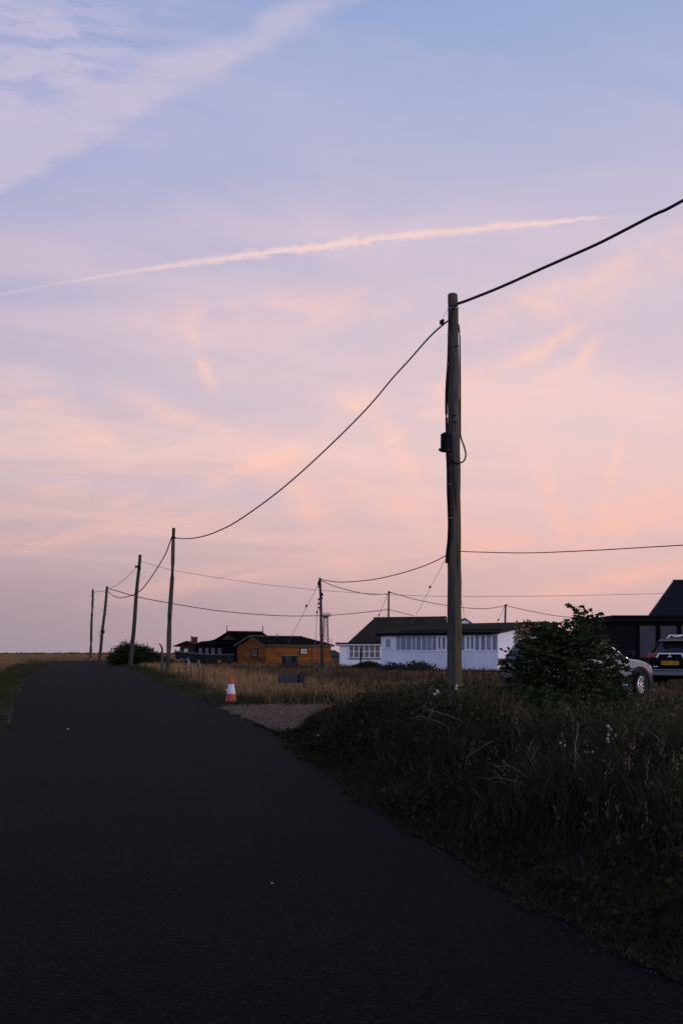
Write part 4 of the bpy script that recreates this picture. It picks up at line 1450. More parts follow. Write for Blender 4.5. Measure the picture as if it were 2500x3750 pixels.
MB().lathe([(0.155, 0.031), (cr(0.05), 0.05), (cr(0.245), 0.245)], 28).build('lower_band', m_cone, cone, True)
MB().lathe([(cr(0.245) + 0.004, 0.243), (cr(0.50) + 0.004, 0.50)], 28).build('reflective_sleeve', m_sleeve, cone, True)
MB().lathe([(cr(0.50), 0.501), (cr(0.71), 0.71), (0.034, 0.74), (0.022, 0.748)], 28).build('tip', m_cone, cone, True)
MB().prism([(-0.115, -0.01, 0.375), (-0.165, -0.03, 0.345), (-0.125, -0.03, 0.325)], (0.02, 0.02, 0.006)).build('torn_flap', m_sleeve, cone)

# ------------------------------------------------------------------ wooden box on a post
BX = 33.0
bx = thing('wooden_box_sign', 'dark weathered wooden box fixed on a short post in the grass', 'sign', (XP(1070, BX), BX, hz(XP(1070, BX), BX)), R(-6))
b0 = bx.location
cz = CAMZ - (2484 - YH) / F * BX - b0.z
MB().box((-0.40, -0.14, cz - 0.115), (0.20, -0.02, cz + 0.115)).build('main_board', mat('slate_grey_board', (0.07, 0.072, 0.085), 0.7, 0.25, 4), bx)
MB().box((-0.42, -0.10, cz + 0.117), (0.24, 0.16, cz + 0.135)).build('top_plank', m_grey_wood, bx)
MB().box((-0.42, -0.10, cz - 0.135), (0.24, 0.16, cz - 0.117)).build('bottom_plank', m_grey_wood, bx)
MB().box((0.21, -0.10, cz - 0.15), (0.245, 0.16, cz + 0.115)).build('side_plank', m_black, bx)
for k in range(4):
    MB().box((0.25, -0.135, cz - 0.14 + 0.067 * k), (0.42, -0.10, cz - 0.082 + 0.067 * k)).build('slat', m_grey_wood, bx)
for k in range(4):
    MB().box((-0.455, -0.12, cz - 0.11 + 0.058 * k), (-0.403, 0.12, cz - 0.062 + 0.058 * k)).build('slat', m_grey_wood, bx)
MB().box((0.25, -0.095, cz - 0.14), (0.40, 0.12, cz + 0.14)).build('post_box', m_black, bx)
MB().box((0.375, -0.06, -0.3), (0.435, 0.0, cz - 0.142)).build('post', m_grey_wood, bx)

# ------------------------------------------------------------------ rope fence and stakes
m_palepost = mat('pale_post', (0.17, 0.11, 0.07), 0.85, 0.3, 5)
rp = []
for (px, top, d, m, lab) in ((668, 2410, 64, m_palepost, 'short tan rope-fence post nearest the roadside pole'), (690, 2409, 62, m_rope, 'pale tilted middle post of the rope fence'), (729, 2417, 58, m_rope, 'pale grey end post of the rope fence, right of the others')):
    x = XP(px, d)
    g = hz(x, d)
    zt_ = CAMZ + (YH - top) / F * d
    o = MB().tube([(0, 0, -0.3), (0.02, 0, (zt_ - g) * 0.5), (-0.03, 0, zt_ - g)], [0.065, 0.06, 0.05], 7).build('fence_post', m, None, True, (x, d, g))
    tag(o, lab, 'post', 'rope fence posts')
    rp.append(Vector((x - 0.03, d, zt_ - 0.05)))
for i, (a, b, sg, lab) in enumerate(((W(631, 2407, 52), rp[0], 0.12, 'slack pale rope between the roadside pole and the tan post'), (rp[0], rp[1], 0.10, 'slack pale rope between the tan post and the tilted post'), (rp[1], rp[2], 0.30, 'deeply sagging pale rope ending at the right fence post'))):
    P = [a.lerp(b, t / 10) + Vector((0, 0, -4 * sg * (t / 10) * (1 - t / 10))) for t in range(11)]
    tag(MB().tube(P, 0.022, 5).build('rope', m_rope, None, True), lab, 'rope')
for si_, (px, top, d, h) in enumerate(((631, 2426, 43, 0.9), (655, 2430, 42, 0.8), (680, 2428, 41, 0.9), (700, 2425, 41, 0.95), (728, 2428, 39, 1.05), (744, 2432, 38, 1.0), (785, 2424, 39, 0.9))):
    x = XP(px, d)
    g = hz(x, d)
    z = CAMZ + (YH - top) / F * d - g
    o = MB().tube([(0, 0, -0.3), (0.01, 0, z * 0.5), (random.uniform(-.02, .02), 0, z)], [0.022, 0.02, 0.016], 6).build('fence_stake', m_stem, None, True, (x, d, g))
    tag(o, 'thin dark stake in the golden roadside grass, ' + (ORD[si_] if si_ < 6 else 'rightmost'), 'stake', 'dark stakes in the golden grass')
x = XP(593, 48)
g = hz(x, 48)
o = MB().tube([(0, 0, -0.2), (0.03, 0, 0.6), (0.0, 0, 1.0), (0.02, 0.02, 1.22), (-0.05, 0, 1.38), (-0.14, 0, 1.46)], [0.07, 0.06, 0.055, 0.05, 0.04, 0.02], 7).build('driftwood_post', m_grey_wood, None, True, (x, 48, g))
tag(o, 'crooked driftwood post left of the roadside pole', 'post')
o = MB().tube([(0, 0, -0.3), (0.0, 0, 0.9)], [0.04, 0.04], 6).build('sign_post', m_palepost, None, True)
sgn = thing('notice_board', 'small orange notice board on a post below the boat', 'sign', (XP(803, 95), 95, hz(XP(803, 95), 95)), 0)
o.parent = sgn
zc_ = CAMZ + (YH - 2422) / F * 95 - sgn.location.z
MB().box((-0.14, -0.08, zc_ - 0.11), (0.2, -0.03, zc_ + 0.11)).build('board', mat('orange_notice', (0.36, 0.17, 0.05), 0.7, 0.15, 4), sgn)

# bins by the timber house
m_bin = mat('green_bin_plastic', (0.018, 0.040, 0.034), 0.45, 0.2, 3)
m_bin2 = mat('grey_green_bin', (0.07, 0.10, 0.095), 0.45, 0.25, 2)
for (px, d, m, lab, s) in ((1056, 126, m_bin2, 'grey green wheeled bin with a pale front by the timber wall', 1.0), (1076, 128, m_bin, 'dark green wheeled bin right of the paler one', 1.0), (1042, 129, m_bin, 'dark low bin left of the pale fronted one', 0.95)):
    x = XP(px, d)
    b = thing('wheeled_bin', lab, 'bin', (x, d, hz(x, d) + 0.25), R(8))
    MB().add([(-.3 * s, -.34, 0.05), (.3 * s, -.34, 0.05), (.3 * s, .34, .05), (-.3 * s, .34, .05), (-.38 * s, -.42, 1.02), (.38 * s, -.42, 1.02), (.38 * s, .42, 1.02), (-.38 * s, .42, 1.02)], [(0, 3, 2, 1), (4, 5, 6, 7), (0, 1, 5, 4), (1, 2, 6, 5), (2, 3, 7, 6), (3, 0, 4, 7)]).build('body', m, b)
    MB().add([(-.40 * s, -.45, 1.022), (.40 * s, -.45, 1.022), (.40 * s, .47, 1.06), (-.40 * s, .47, 1.06), (-.36 * s, -.38, 1.08), (.36 * s, -.38, 1.08), (.36 * s, .40, 1.14), (-.36 * s, .40, 1.14)], [(0, 3, 2, 1), (4, 5, 6, 7), (0, 1, 5, 4), (1, 2, 6, 5), (2, 3, 7, 6), (3, 0, 4, 7)]).build('lid', m, b)
    for sx in (-1, 1):
        MB().lathe([(0.1, -0.03), (0.1, 0.03)], 12, Matrix.Translation((sx * .33 * s, .36, 0.1)) @ Matrix.Rotation(R(90), 4, 'Y')).build('wheel', m_cable, b)
    b.location.z -= 0.15
x = XP(1091, 124)
o = MB().box((-0.06, -0.06, -0.3), (0.06, 0.06, 1.12)).box((-0.08, -0.08, 1.121), (0.08, 0.08, 1.18)).build('gate_post', m_palepost, None, False, (x, 124, hz(x, 124)))
tag(o, 'pale squared post right of the bins', 'post')
x = XP(1058, 104)
o = MB().add([(-1.1, -.5, -.2), (1.1, -.5, -.2), (1.1, .5, -.2), (-1.1, .5, -.2), (-.85, -.3, .42), (.95, -.2, .55), (.8, .3, .5), (-.7, .35, .4)], [(0, 3, 2, 1), (4, 5, 6, 7), (0, 1, 5, 4), (1, 2, 6, 5), (2, 3, 7, 6), (3, 0, 4, 7)]).build('covered_heap', mat('dark_red_cover', (0.055, 0.03, 0.033), 0.8), None, False, (x, 104, hz(x, 104)))
tag(o, 'low dark reddish heap in the grass before the bins', 'heap')
x = XP(1175, 92)
o = MB().box((-0.75, -.2, -0.1), (0.85, .2, 0.10)).box((-0.7, -.24, 0.101), (0.8, .24, 0.14)).build('stone_kerb', mat('pale_stone', (0.16, 0.14, 0.13), 0.9), None, False, (x, 92, hz(x, 92) + .22))
tag(o, 'pale low slab at the foot of the bracketed pole', 'slab')
o.location.z -= 0.1

# ------------------------------------------------------------------ tall shape under camouflage netting
NX, ND = XP(1968, 46), 46.0
nt = thing('netted_stack', 'tall block draped in brown camouflage netting behind the elder bush', 'covered stack', (NX, ND, hz(NX, ND)), R(-10))
hn = CAMZ + (YH - 2279) / F * ND - nt.location.z
prof = [(-0.93, 0), (-0.95, hn * 0.6), (-0.92, hn * 0.85), (-0.82, hn * 0.96), (-0.6, hn), (0.4, hn + 0.02), (0.75, hn * 0.96), (0.93, hn * 0.85), (0.95, 0)]
MB().prism([(a, -0.8, b) for a, b in prof], (0, 1.6, 0)).build('block', mat('net_backing', (0.05, 0.035, 0.02), 0.9, 0.4, 3), nt)
n = 900
P = np.zeros((n, 3))
f = RNG.uniform(-0.95, 0.95, n)
P[:, 0] = f
P[:, 1] = -0.83 - RNG.uniform(0, 0.04, n)
lim = np.interp(f, [-0.95, -0.82, -0.6, 0.4, 0.75, 0.95], [hn * .72, hn * .95, hn, hn, hn * .95, hn * .8])
P[:, 2] = RNG.uniform(0.1, 1, n) * lim
k = RNG.uniform(size=n) < 0.2
P[k, 0] = -0.96
P[k, 1] = RNG.uniform(-0.8, 0.8, k.sum())
leaves('net_scraps', P, RNG.normal(size=(n, 3)) * np.array([1, .15, .8]), RNG.uniform(.10, .24, n), RNG.uniform(.03, .06, n), pick(n, [(0.34, 0.225, 0.09), (0.24, 0.145, 0.07), (0.07, 0.05, 0.025), (0.42, 0.30, 0.14)], [3, 3, 3, 1]), m_grass, nt)['kind'] = 'stuff'

# ------------------------------------------------------------------ black house at the right edge
HD = 50.0
hx = XP(2252, HD)
hb_ = thing('black_house', 'black timber house with tall dark windows and a steep slate roof at the right edge', 'building', (hx, HD, 0.25), 0)
zf1, zf0 = CAMZ + 137 / F * HD - 0.25, CAMZ + 113 / F * HD - 0.25
HW = 11.0
MB().box((0.02, 0.04, -0.6), (HW, 7.0, zf0)).build('wall', m_black, hb_)
board_wall(hb_, m_black, 0.0, 1.10, 0.0, zf0 - 0.05, 0.16, y=0.04, th=0.03)


def hxp(px):
    return XP(px, HD) - hx


def hzp(py):
    return CAMZ + (YH - py) / F * HD - 0.25


m_housepane = mat('blue_grey_pane', (0.022, 0.024, 0.036), 0.12, 0.3, 0.9, spec=0.35)
wx = [(2336, 2404), (2411, 2481), (2488, 2558), (2566, 2636)]
for a, b in wx:
    window(hb_, hxp(a), hxp(b), hzp(2412), hzp(2288), 0.035, m_black, m_housepane, 1, 1, fr=0.05, depth=0.10)
MB().box((1.11, -0.06, hzp(2418)), (HW, 0.035, hzp(2412) - 0.002)).build('window_ledge', m_black, hb_)
board_wall(hb_, mat('dark_grey_board', (0.03, 0.027, 0.026), 0.85, 0.3, 3), 1.12, HW, 0.0, hzp(2418) - 0.01, 0.15, y=0.04, th=0.03)
MB().box((-0.24, -0.32, zf0 + 0.001), (HW, 7.2, zf1)).build('flat_roof', m_black, hb_)
MB().tube([(-0.25, -0.36, zf1 - 0.06), (HW, -0.36, zf1 - 0.06)], 0.06, 6).build('gutter', m_black, hb_)
m_slate = mat('blue_black_slate', (0.014, 0.015, 0.022), 0.7, 0.3, 3, spec=0.12)
d1, d2 = 52.0, 54.8
ea = Vector((XP(2374, d1) - hx, d1 - HD, zf1 + 0.01))
ra_ = Vector((XP(2466, d2) - hx, d2 - HD, CAMZ + (YH - 2130) / F * d2 - 0.25))
eb, rb_ = Vector((HW, d1 - HD, zf1 + 0.01)), Vector((HW, d2 - HD, ra_.z))
bk = Vector((XP(2384, d2 + 2.8) - hx, d2 + 2.8 - HD, zf1 + 0.01))
MB().add([ea, eb, rb_, ra_, bk, Vector((HW, bk.y, bk.z))], [(0, 1, 2, 3), (4, 0, 3), (5, 4, 3, 2), (1, 5, 2), (0, 4, 5, 1)]).build('pitched_roof', m_slate, hb_)
courses(hb_, m_slate, ea, eb, rb_, ra_, 15, 'slate_course', 0.004, 0.025)
MB().tube([ra_ + Vector((-.05, 0, .03)), rb_ + Vector((0, 0, .03))], 0.09, 6).build('ridge', m_slate, hb_)
MB().tube([ea + Vector((0, 0, .03)), ra_ + Vector((0, 0, .03))], 0.06, 6).build('hip', m_slate, hb_)

# ------------------------------------------------------------------ cars
def car_paint(name, col, rough=0.28, metal=0.3):
    m = mat(name, col, rough, 0.06, 1.0, metal=metal, spec=0.5 if metal > 0.05 else 0.04)
    m.node_tree.nodes['Principled BSDF'].inputs['Coat Weight'].default_value = 0.12 if metal > 0.05 else 0.0
    m.node_tree.nodes['Principled BSDF'].inputs['Coat Roughness'].default_value = 0.08
    return m


m_clad = mat('black_cladding', (0.014, 0.014, 0.015), 0.65, 0.15, 4)
m_tyre = mat('tyre_rubber', (0.010, 0.010, 0.010), 0.85, 0.15, 6)
m_rim = mat('alloy_rim', (0.62, 0.60, 0.60), 0.3, 0.08, 4, metal=0.6)
m_chrome = mat('chrome_trim', (0.70, 0.70, 0.74), 0.18, 0.05, 2, metal=0.9)
m_carglass = mat('car_glass', (0.020, 0.020, 0.024), 0.05, 0.1, 1, spec=0.8)
m_red = mat('red_lamp', (0.28, 0.018, 0.016), 0.2, 0.15, 5, spec=0.6)
m_headl = mat('headlamp', (0.55, 0.52, 0.50), 0.1, 0.1, 2, spec=0.8)


def wheel(parent, x, y, r, side, steer=0.0, spokes=10):
    o = bpy.data.objects.new('wheel', None)
    COL.objects.link(o)
    o.parent = parent
    o.location = (x, y, r)
    o.rotation_euler = (0, 0, steer)
    hw = 0.115
    MB().lathe([(r * 0.66, -hw * .8), (r * 0.93, -hw), (r, -hw * .75), (r, hw * .75), (r * 0.93, hw), (r * 0.66, hw * .8)], 32, None, 'y').build('tyre', m_tyre, o, True)
    rim = MB()
    yy = side * hw
    rim.lathe([(r * 0.64, yy - side * .03), (r * 0.68, yy - side * .002), (r * 0.63, yy + side * .004), (r * 0.62, yy - side * .03)], 32, None, 'y', False)
    for k in range(spokes):
        a = 2 * math.pi * k / spokes
        M = Matrix.Rotation(a, 4, 'Y')
        rim.add([(-.012, yy - side * .012, .05), (.012, yy - side * .012, .05), (.032, yy - side * .004, r * .635), (-.032, yy - side * .004, r * .635), (-.012, yy - side * .03, .05), (.012, yy - side * .03, .05), (.032, yy - side * .022, r * .635), (-.032, yy - side * .022, r * .635)],
                [(0, 1, 2, 3), (7, 6, 5, 4), (0, 4, 5, 1), (1, 5, 6, 2), (2, 6, 7, 3), (3, 7, 4, 0)], M)
    rim.lathe([(0.065, yy - side * .05), (0.065, yy - side * .004), (0.04, yy + side * .004)], 16, None, 'y')
    rim.build('rim', m_rim, o)
    MB().lathe([(r * 0.60, yy - side * .09), (r * 0.60, yy - side * .07)], 24, None, 'y').build('brake_disc', m_clad, o)
    return o


def make_car(name, label, loc, yaw, paint, P, steer=0.0, detail=True):
    """x forward, y left. P holds the lower-body stations and the cabin rings"""
    c = thing(name, label, 'car', loc, R(yaw))
    st = P['stations']

    def ring(s):
        x, hw, zb, zbelt, ztop = s
        h = [(0.0, zb), (0.84 * hw, zb), (0.955 * hw, zb + 0.07), (hw, zb + 0.30), (0.995 * hw, zbelt - 0.16), (0.95 * hw, zbelt - 0.02), (0.80 * hw, ztop - 0.012), (0.4 * hw, ztop + 0.012), (0.0, ztop + 0.02)]
        return [(x, y, z) for y, z in h] + [(x, -y, z) for y, z in h[-2:0:-1]]
    vs, fs = [], []
    n = 16
    for s in st:
        vs += ring(s)
    for i in range(len(st) - 1):
        for k in range(n):
            fs.append((i * n + k, i * n + (k + 1) % n, (i + 1) * n + (k + 1) % n, (i + 1) * n + k))
    fs.append(tuple(range(n - 1, -1, -1)))
    fs.append(tuple(range((len(st) - 1) * n, len(st) * n)))
    MB().add(vs, fs).build('body', paint, c, True, sharp=32)
    # cabin: bottom ring, top ring
    (xr0, xf0, w0, z0), (xr1, xf1, w1, z1) = P['cabin']
    zm = z0 - 0.06

    def cring(xr_, xf_, w, z, n2=6):
        b = 0.10
        pts = [(xr_, -w * .86), (xr_ + b * .5, -w), (xr_ + (xf_ - xr_) * .33, -w), (xr_ + (xf_ - xr_) * .62, -w), (xf_ - b * 2.0, -w * .97), (xf_, -w * .7), (xf_ + .04, 0), (xf_, w * .7), (xf_ - b * 2.0, w * .97), (xr_ + (xf_ - xr_) * .62, w), (xr_ + (xf_ - xr_) * .33, w), (xr_ + b * .5, w), (xr_, w * .86), (xr_ - .02, 0)]
        return [(a, q, z) for a, q in pts]
    g0, g1 = cring(xr0, xf0, w0, zm), cring(xr1, xf1, w1, z1 - 0.07)
    nn = len(g0)
    MB().add(g0 + g1, [(i, (i + 1) % nn, nn + (i + 1) % nn, nn + i) for i in range(nn)] + [tuple(range(nn, 2 * nn))]).build('glasshouse', m_carglass, c, True, sharp=30)
    # roof skin
    t0, t1, t2 = cring(xr1 - 0.05, xf1 + 0.03, w1 + 0.012, z1 - 0.075), cring(xr1 + 0.0, xf1 - 0.05, w1 - 0.03, z1 - 0.025), cring(xr1 + 0.2, xf1 - 0.25, w1 * .7, z1)
    MB().add(t0 + t1 + t2, [(j * nn + i, j * nn + (i + 1) % nn, (j + 1) * nn + (i + 1) % nn, (j + 1) * nn + i) for j in range(2) for i in range(nn)] + [tuple(range(2 * nn, 3 * nn)), tuple(range(nn - 1, -1, -1))]).build('roof', paint, c, True, sharp=40)
    # pillars follow the glass edges
    for idx, nm, rr in ((4, 'front_pillar', .035), (8, 'front_pillar', .035), (3, 'middle_pillar', .03), (9, 'middle_pillar', .03), (2, 'middle_pillar', .03), (10, 'middle_pillar', .03), (1, 'rear_pillar', .055), (11, 'rear_pillar', .055)):
        a, b = Vector(g0[idx]), Vector(g1[idx])
        MB().tube([a, a.lerp(b, .5), b], rr, 6).build(nm, paint if 'middle' not in nm else m_clad, c, True)
    # chrome line along the roof and front pillar
    for s in (-1, 1):
        MB().tube([(xf0 - .16, s * (w0 * .985), zm + .02), (xf1 - .16, s * (w1 + .005), z1 - .10), ((xr1 + xf1) / 2, s * (w1 + .015), z1 - .085), (xr1 + .05, s * (w1 + .005), z1 - .11)], 0.016, 5).build('window_trim', m_chrome, c, True)
        MB().tube([(P['wb'][0] + .45, s * (P['hw'] + .012), .36), (P['wb'][1] - .45, s * (P['hw'] + .012), .36)], 0.022, 5).build('sill_trim', m_chrome, c, True)
        MB().box((P['wb'][0] + .38, s * P['hw'] - .06, .22), (P['wb'][1] - .38, s * P['hw'] + .008, .345)).build('sill', m_clad, c)
        # mirrors
        mm = MB()
        mm.lathe([(.02, -.11), (.08, -.09), (.105, 0), (.09, .08), (.03, .11)], 12, Matrix.Translation((xf0 - .22, s * (w0 + .13), z0 + .09)) @ Matrix.Rotation(R(90), 4, 'X') @ Matrix.Diagonal((.75, .9, 1.1, 1)))
        mm.cbox((xf0 - .22, s * (w0 + .03), z0 + .02), (.06, .16, .05))
        mm.build('mirror', m_clad, c, True)
        for wx_ in P['wb']:
            # wheel arch: dark recess and a proud cladding ring
            hwid = P['hw']
            rr = P['wr']
            arc = [(wx_ + math.cos(a) * (rr + .065), math.sin(a) * (rr + .065) + rr) for a in np.linspace(-0.35, math.pi + .35, 22)]
            MB().prism([(p[0], s * (hwid - .10), p[1]) for p in arc], (0, s * .104, 0)).build('wheel_arch', MATS['black_plastic'], c)
            ringm = MB()
            o_ = [(wx_ + math.cos(a) * (rr + .15), math.sin(a) * (rr + .15) + rr) for a in np.linspace(-0.2, math.pi + .2, 22)]
            i_ = [(wx_ + math.cos(a) * (rr + .06), math.sin(a) * (rr + .06) + rr) for a in np.linspace(-0.2, math.pi + .2, 22)]
            v2 = [(p[0], s * (hwid + .018), p[1]) for p in o_] + [(p[0], s * (hwid + .022), p[1]) for p in i_] + [(p[0], s * (hwid - .08), p[1]) for p in o_] + [(p[0], s * (hwid - .08), p[1]) for p in i_]
            m4 = 22
            f2 = []
            for k in range(m4 - 1):
                f2 += [(k, k + 1, m4 + k + 1, m4 + k), (k, 2 * m4 + k, 2 * m4 + k + 1, k + 1), (m4 + k, m4 + k + 1, 3 * m4 + k + 1, 3 * m4 + k)]
            ringm.add(v2, f2).build('arch_cladding', m_clad, c)
            wheel(c, wx_, s * (hwid - .075), rr, s, steer if wx_ > 0 else 0.0)
        # doors: shut lines and handles
        for xd in P['doors']:
            MB().box((xd - .006, s * (P['hw'] - .03), .36), (xd + .006, s * (P['hw'] + .003), z0 - .16)).build('door_gap', m_clad, c)
            MB().box((xd + .08, s * (P['hw'] - .01), z0 - .22), (xd + .26, s * (P['hw'] + .03), z0 - .18)).build('door_handle', paint, c)
        # lamps
        L2 = P['lamp']
        MB().prism([(L2[0], s * L2[1], L2[3]), (L2[0] - .02, s * L2[2], L2[3]), (L2[0] - .02, s * L2[2], L2[4]), (L2[0] + .08, s * L2[1], L2[4])], (.30, 0, 0)).build('tail_lamp', m_red, c)
        xf = st[-1][0]
        MB().prism([(xf - .10, s * .52, .73), (xf - .24, s * (P['hw'] - .06), .78), (xf - .30, s * (P['hw'] - .05), .88), (xf - .13, s * .52, .80)], (-.10, 0, .01)).build('headlamp', m_headl, c)
    MB().box((st[-1][0] - .10, -.55, .40), (st[-1][0] + .02, .55, .66)).build('grille', m_clad, c)
    MB().box((st[-1][0] - .3, -P['hw'] * .9, .24), (st[-1][0] - .02, P['hw'] * .9, .38)).build('front_bumper', m_clad, c)
    return c


SUV = dict(stations=[(-2.33, .74, .50, .98, 1.00), (-2.28, .84, .38, 1.08, 1.10), (-2.0, .905, .31, 1.12, 1.13), (-1.0, .92, .27, 1.10, 1.11), (0.0, .92, .26, 1.07, 1.08), (0.9, .92, .26, 1.05, 1.08), (1.15, .92, .27, 1.03, 1.08), (1.6, .915, .28, .99, 1.05), (2.0, .885, .31, .92, .985), (2.2, .83, .35, .84, .90), (2.3, .74, .40, .74, .79), (2.33, .62, .44, .66, .70)],
           cabin=[(-2.12, 1.12, .85, 1.12), (-1.80, .22, .66, 1.65)], wb=(-1.42, 1.42), wr=.355, hw=.92, doors=(-.62, .42), lamp=(-2.34, .60, .88, .93, 1.08))
m_silver = car_paint('silver_paint', (0.165, 0.16, 0.175), 0.32, 0.55)
m_blackp = car_paint('black_paint', (0.005, 0.005, 0.006), 0.3, 0.0)
m_navy = car_paint('dark_blue_paint', (0.020, 0.024, 0.034), 0.3, 0.1)
z_s = hz(6.45, 27.3)
suv = make_car('parked_car', 'silver family car with black wheel arches half hidden behind the elder bush', (6.50, 27.3, z_s), 40, m_silver, SUV, steer=R(10))
# dark car behind, seen rear-on
SUV2 = dict(SUV)
SUV2['stations'] = [(-2.30, .80, .46, 1.06, 1.08), (-2.24, .86, .36, 1.16, 1.18), (-2.0, .89, .31, 1.18, 1.19)] + [(a, b * .97, cc, d + .06, e + .06) for (a, b, cc, d, e) in SUV['stations'][3:]]
SUV2['cabin'] = [(-2.16, 1.15, .83, 1.18), (-1.82, .25, .63, 1.70)]
SUV2['hw'] = .893
SUV2['lamp'] = (-2.325, .46, .86, 1.03, 1.19)
bxp, byp = XP(2453, 34.5), 34.5
z_b = hz(12.9, 36.1) + 0.06
out = make_car('parked_car', 'black off-road car seen from behind with a yellow number plate', (bxp + 2.31 * math.cos(R(45)), byp + 2.31 * math.sin(R(45)), z_b), 45, m_blackp, SUV2)
rx = -2.335
MB().prism([(rx - .01, -.44, 1.185), (rx - .01, .44, 1.185), (rx - .01, .40, 1.145), (rx - .01, -.40, 1.145)], (.04, 0, 0)).prism([(rx - .012, -.44, 1.184), (rx - .012, -.40, 1.144), (rx - .012, -.46, 1.02), (rx - .012, -.52, 1.02)], (.04, 0, 0)).prism([(rx - .012, .44, 1.184), (rx - .012, .40, 1.144), (rx - .012, .46, 1.02), (rx - .012, .52, 1.02)], (.04, 0, 0)).build('chrome_strip', m_chrome, out)
pl = MB().box((rx - .018, -.31, .77), (rx + .03, .31, .91)).build('number_plate', mat('yellow_plate', (0.62, 0.36, 0.012), 0.4, 0.05, 3), out)
tcu = bpy.data.curves.new('plate_text', 'FONT')
tcu.body = 'WP21 JZK'
tcu.size = 0.135
tcu.align_x = 'CENTER'
tcu.align_y = 'CENTER'
to = bpy.data.objects.new('plate_text_tmp', tcu)
COL.objects.link(to)
bpy.context.view_layer.update()
tme = bpy.data.meshes.new_from_object(to.evaluated_get(bpy.context.evaluated_depsgraph_get()))
bpy.data.objects.remove(to)
tme.name = 'plate_lettering'
tme.materials.clear()
tme.materials.append(mat('plate_black', (0.01, 0.01, 0.01), 0.5))
tl = link('plate_lettering', tme, pl)
tl.matrix_local = Matrix.Translation((rx - .0215, 0, .84)) @ Matrix(((0, 0, -1, 0), (-1, 0, 0, 0), (0, 1, 0, 0), (0, 0, 0, 1)))
# three-diamond badge
em = MB()
for k in range(3):
    a = R(90 + 120 * k)
    dy, dz = math.cos(a), math.sin(a)
    px_, pz_ = -dz, dy
    base = Vector((rx - .03, 0, 1.085))
    v = [base, base + Vector((0, dy * .04 + px_ * .023, dz * .04 + pz_ * .023)), base + Vector((0, dy * .085, dz * .085)), base + Vector((0, dy * .04 - px_ * .023, dz * .04 - pz_ * .023))]
    em.prism(v, (.03, 0, 0))
em.build('badge', m_chrome, out)
MB().box((rx - .05, -.78, .42), (rx + .12, .78, .56)).build('bumper_skid', mat('satin_silver', (0.16, 0.17, 0.20), 0.4, 0.08, 3, metal=0.5), out)
MB().tube([(rx + .06, -.82, .60), (rx - .06, -.72, .60), (rx - .06, .72, .60), (rx + .06, .82, .60)], 0.022, 6).build('bumper_trim', m_chrome, out, True)
MB().add([(-1.88, -.60, 1.66), (-1.88, .60, 1.66), (-2.12, .57, 1.60), (-2.12, -.57, 1.60), (-1.88, -.60, 1.59), (-1.88, .60, 1.59), (-2.10, .57, 1.57), (-2.10, -.57, 1.57)], [(0, 1, 2, 3), (7, 6, 5, 4), (0, 4, 5, 1), (1, 5, 6, 2), (2, 6, 7, 3), (3, 7, 4, 0)]).build('spoiler', m_blackp, out)
for s in (-1, 1):
    MB().tube([(-1.5, s * .56, 1.70), (-1.3, s * .56, 1.76), (-.2, s * .56, 1.77), (0.0, s * .56, 1.70)], .022, 6).build('roof_rail', m_chrome, out, True)
for xx in (-1.15, -.35):
    MB().box((xx - .04, -.66, 1.80), (xx + .04, .66, 1.83)).build('roof_bar', m_chrome, out)
    for s in (-1, 1):
        MB().box((xx - .04, s * .56 - .05, 1.745), (xx + .04, s * .56 + .05, 1.799)).build('bar_foot', m_clad, out)
MB().box((rx - .005, .45, .70), (rx + .03, .62, .73)).build('model_lettering', m_chrome, out)
# distant cars
far1 = make_car('parked_car', 'dark blue car between the timber house and the white bungalow', (XP(1222, 185), 185, hz(XP(1222, 185), 185)), 8, m_navy, SUV2)
far2 = make_car('parked_car', 'car roof glimpsed between the silver car and the black house', (XP(2212, 62), 62, hz(XP(2212, 62), 62) - 0.0), 6, m_silver, SUV)
fx_ = XP(1227, 150)
o = MB().box((-.06, -.06, -.3), (.06, .06, 2.0)).box((-.4, -.04, 1.2), (1.6, 0.0, 1.28)).build('gate', m_stem, None, False, (fx_, 150, hz(fx_, 150)))
tag(o, 'dark post and rail in front of the distant blue car', 'gate')

# ------------------------------------------------------------------ vegetation
# foreground verge: dense low growth
def verge_points(n, d0, d1, u0, u1, power=1.0):
    d = d0 + (d1 - d0) * RNG.uniform(0, 1, n) ** power
    u = u0 + (u1 - u0) * RNG.uniform(0, 1, n)
    x = xr(d) + u
    k = (np.abs(x / np.maximum(d, 1)) < 0.42) & ~on_road(x - 0.02, d) & ~in_poly(x, d, GPOLY)
    return x[k], d[k], u[k]


def verge_h(x, d, u):
    """growth height over the verge: short at the road edge, waist-high inside"""
    h = 0.10 + 0.42 * sst(u, 0.05, 1.3) + 0.16 * sst(u, 1.2, 2.6)
    h = h * (0.40 + 0.75 * vnoise(x, d, 1.1, 2.0) + 0.45 * vnoise(x, d, 3.1, 6.0)) * (1 - 0.45 * sst(d, 17, 22)) * (0.75 + 0.25 * sst(d, 4, 9))
    h = h * (1 - 0.42 * sst(d, 9.5, 15) * sst(x / d, .125, .21))
    return h


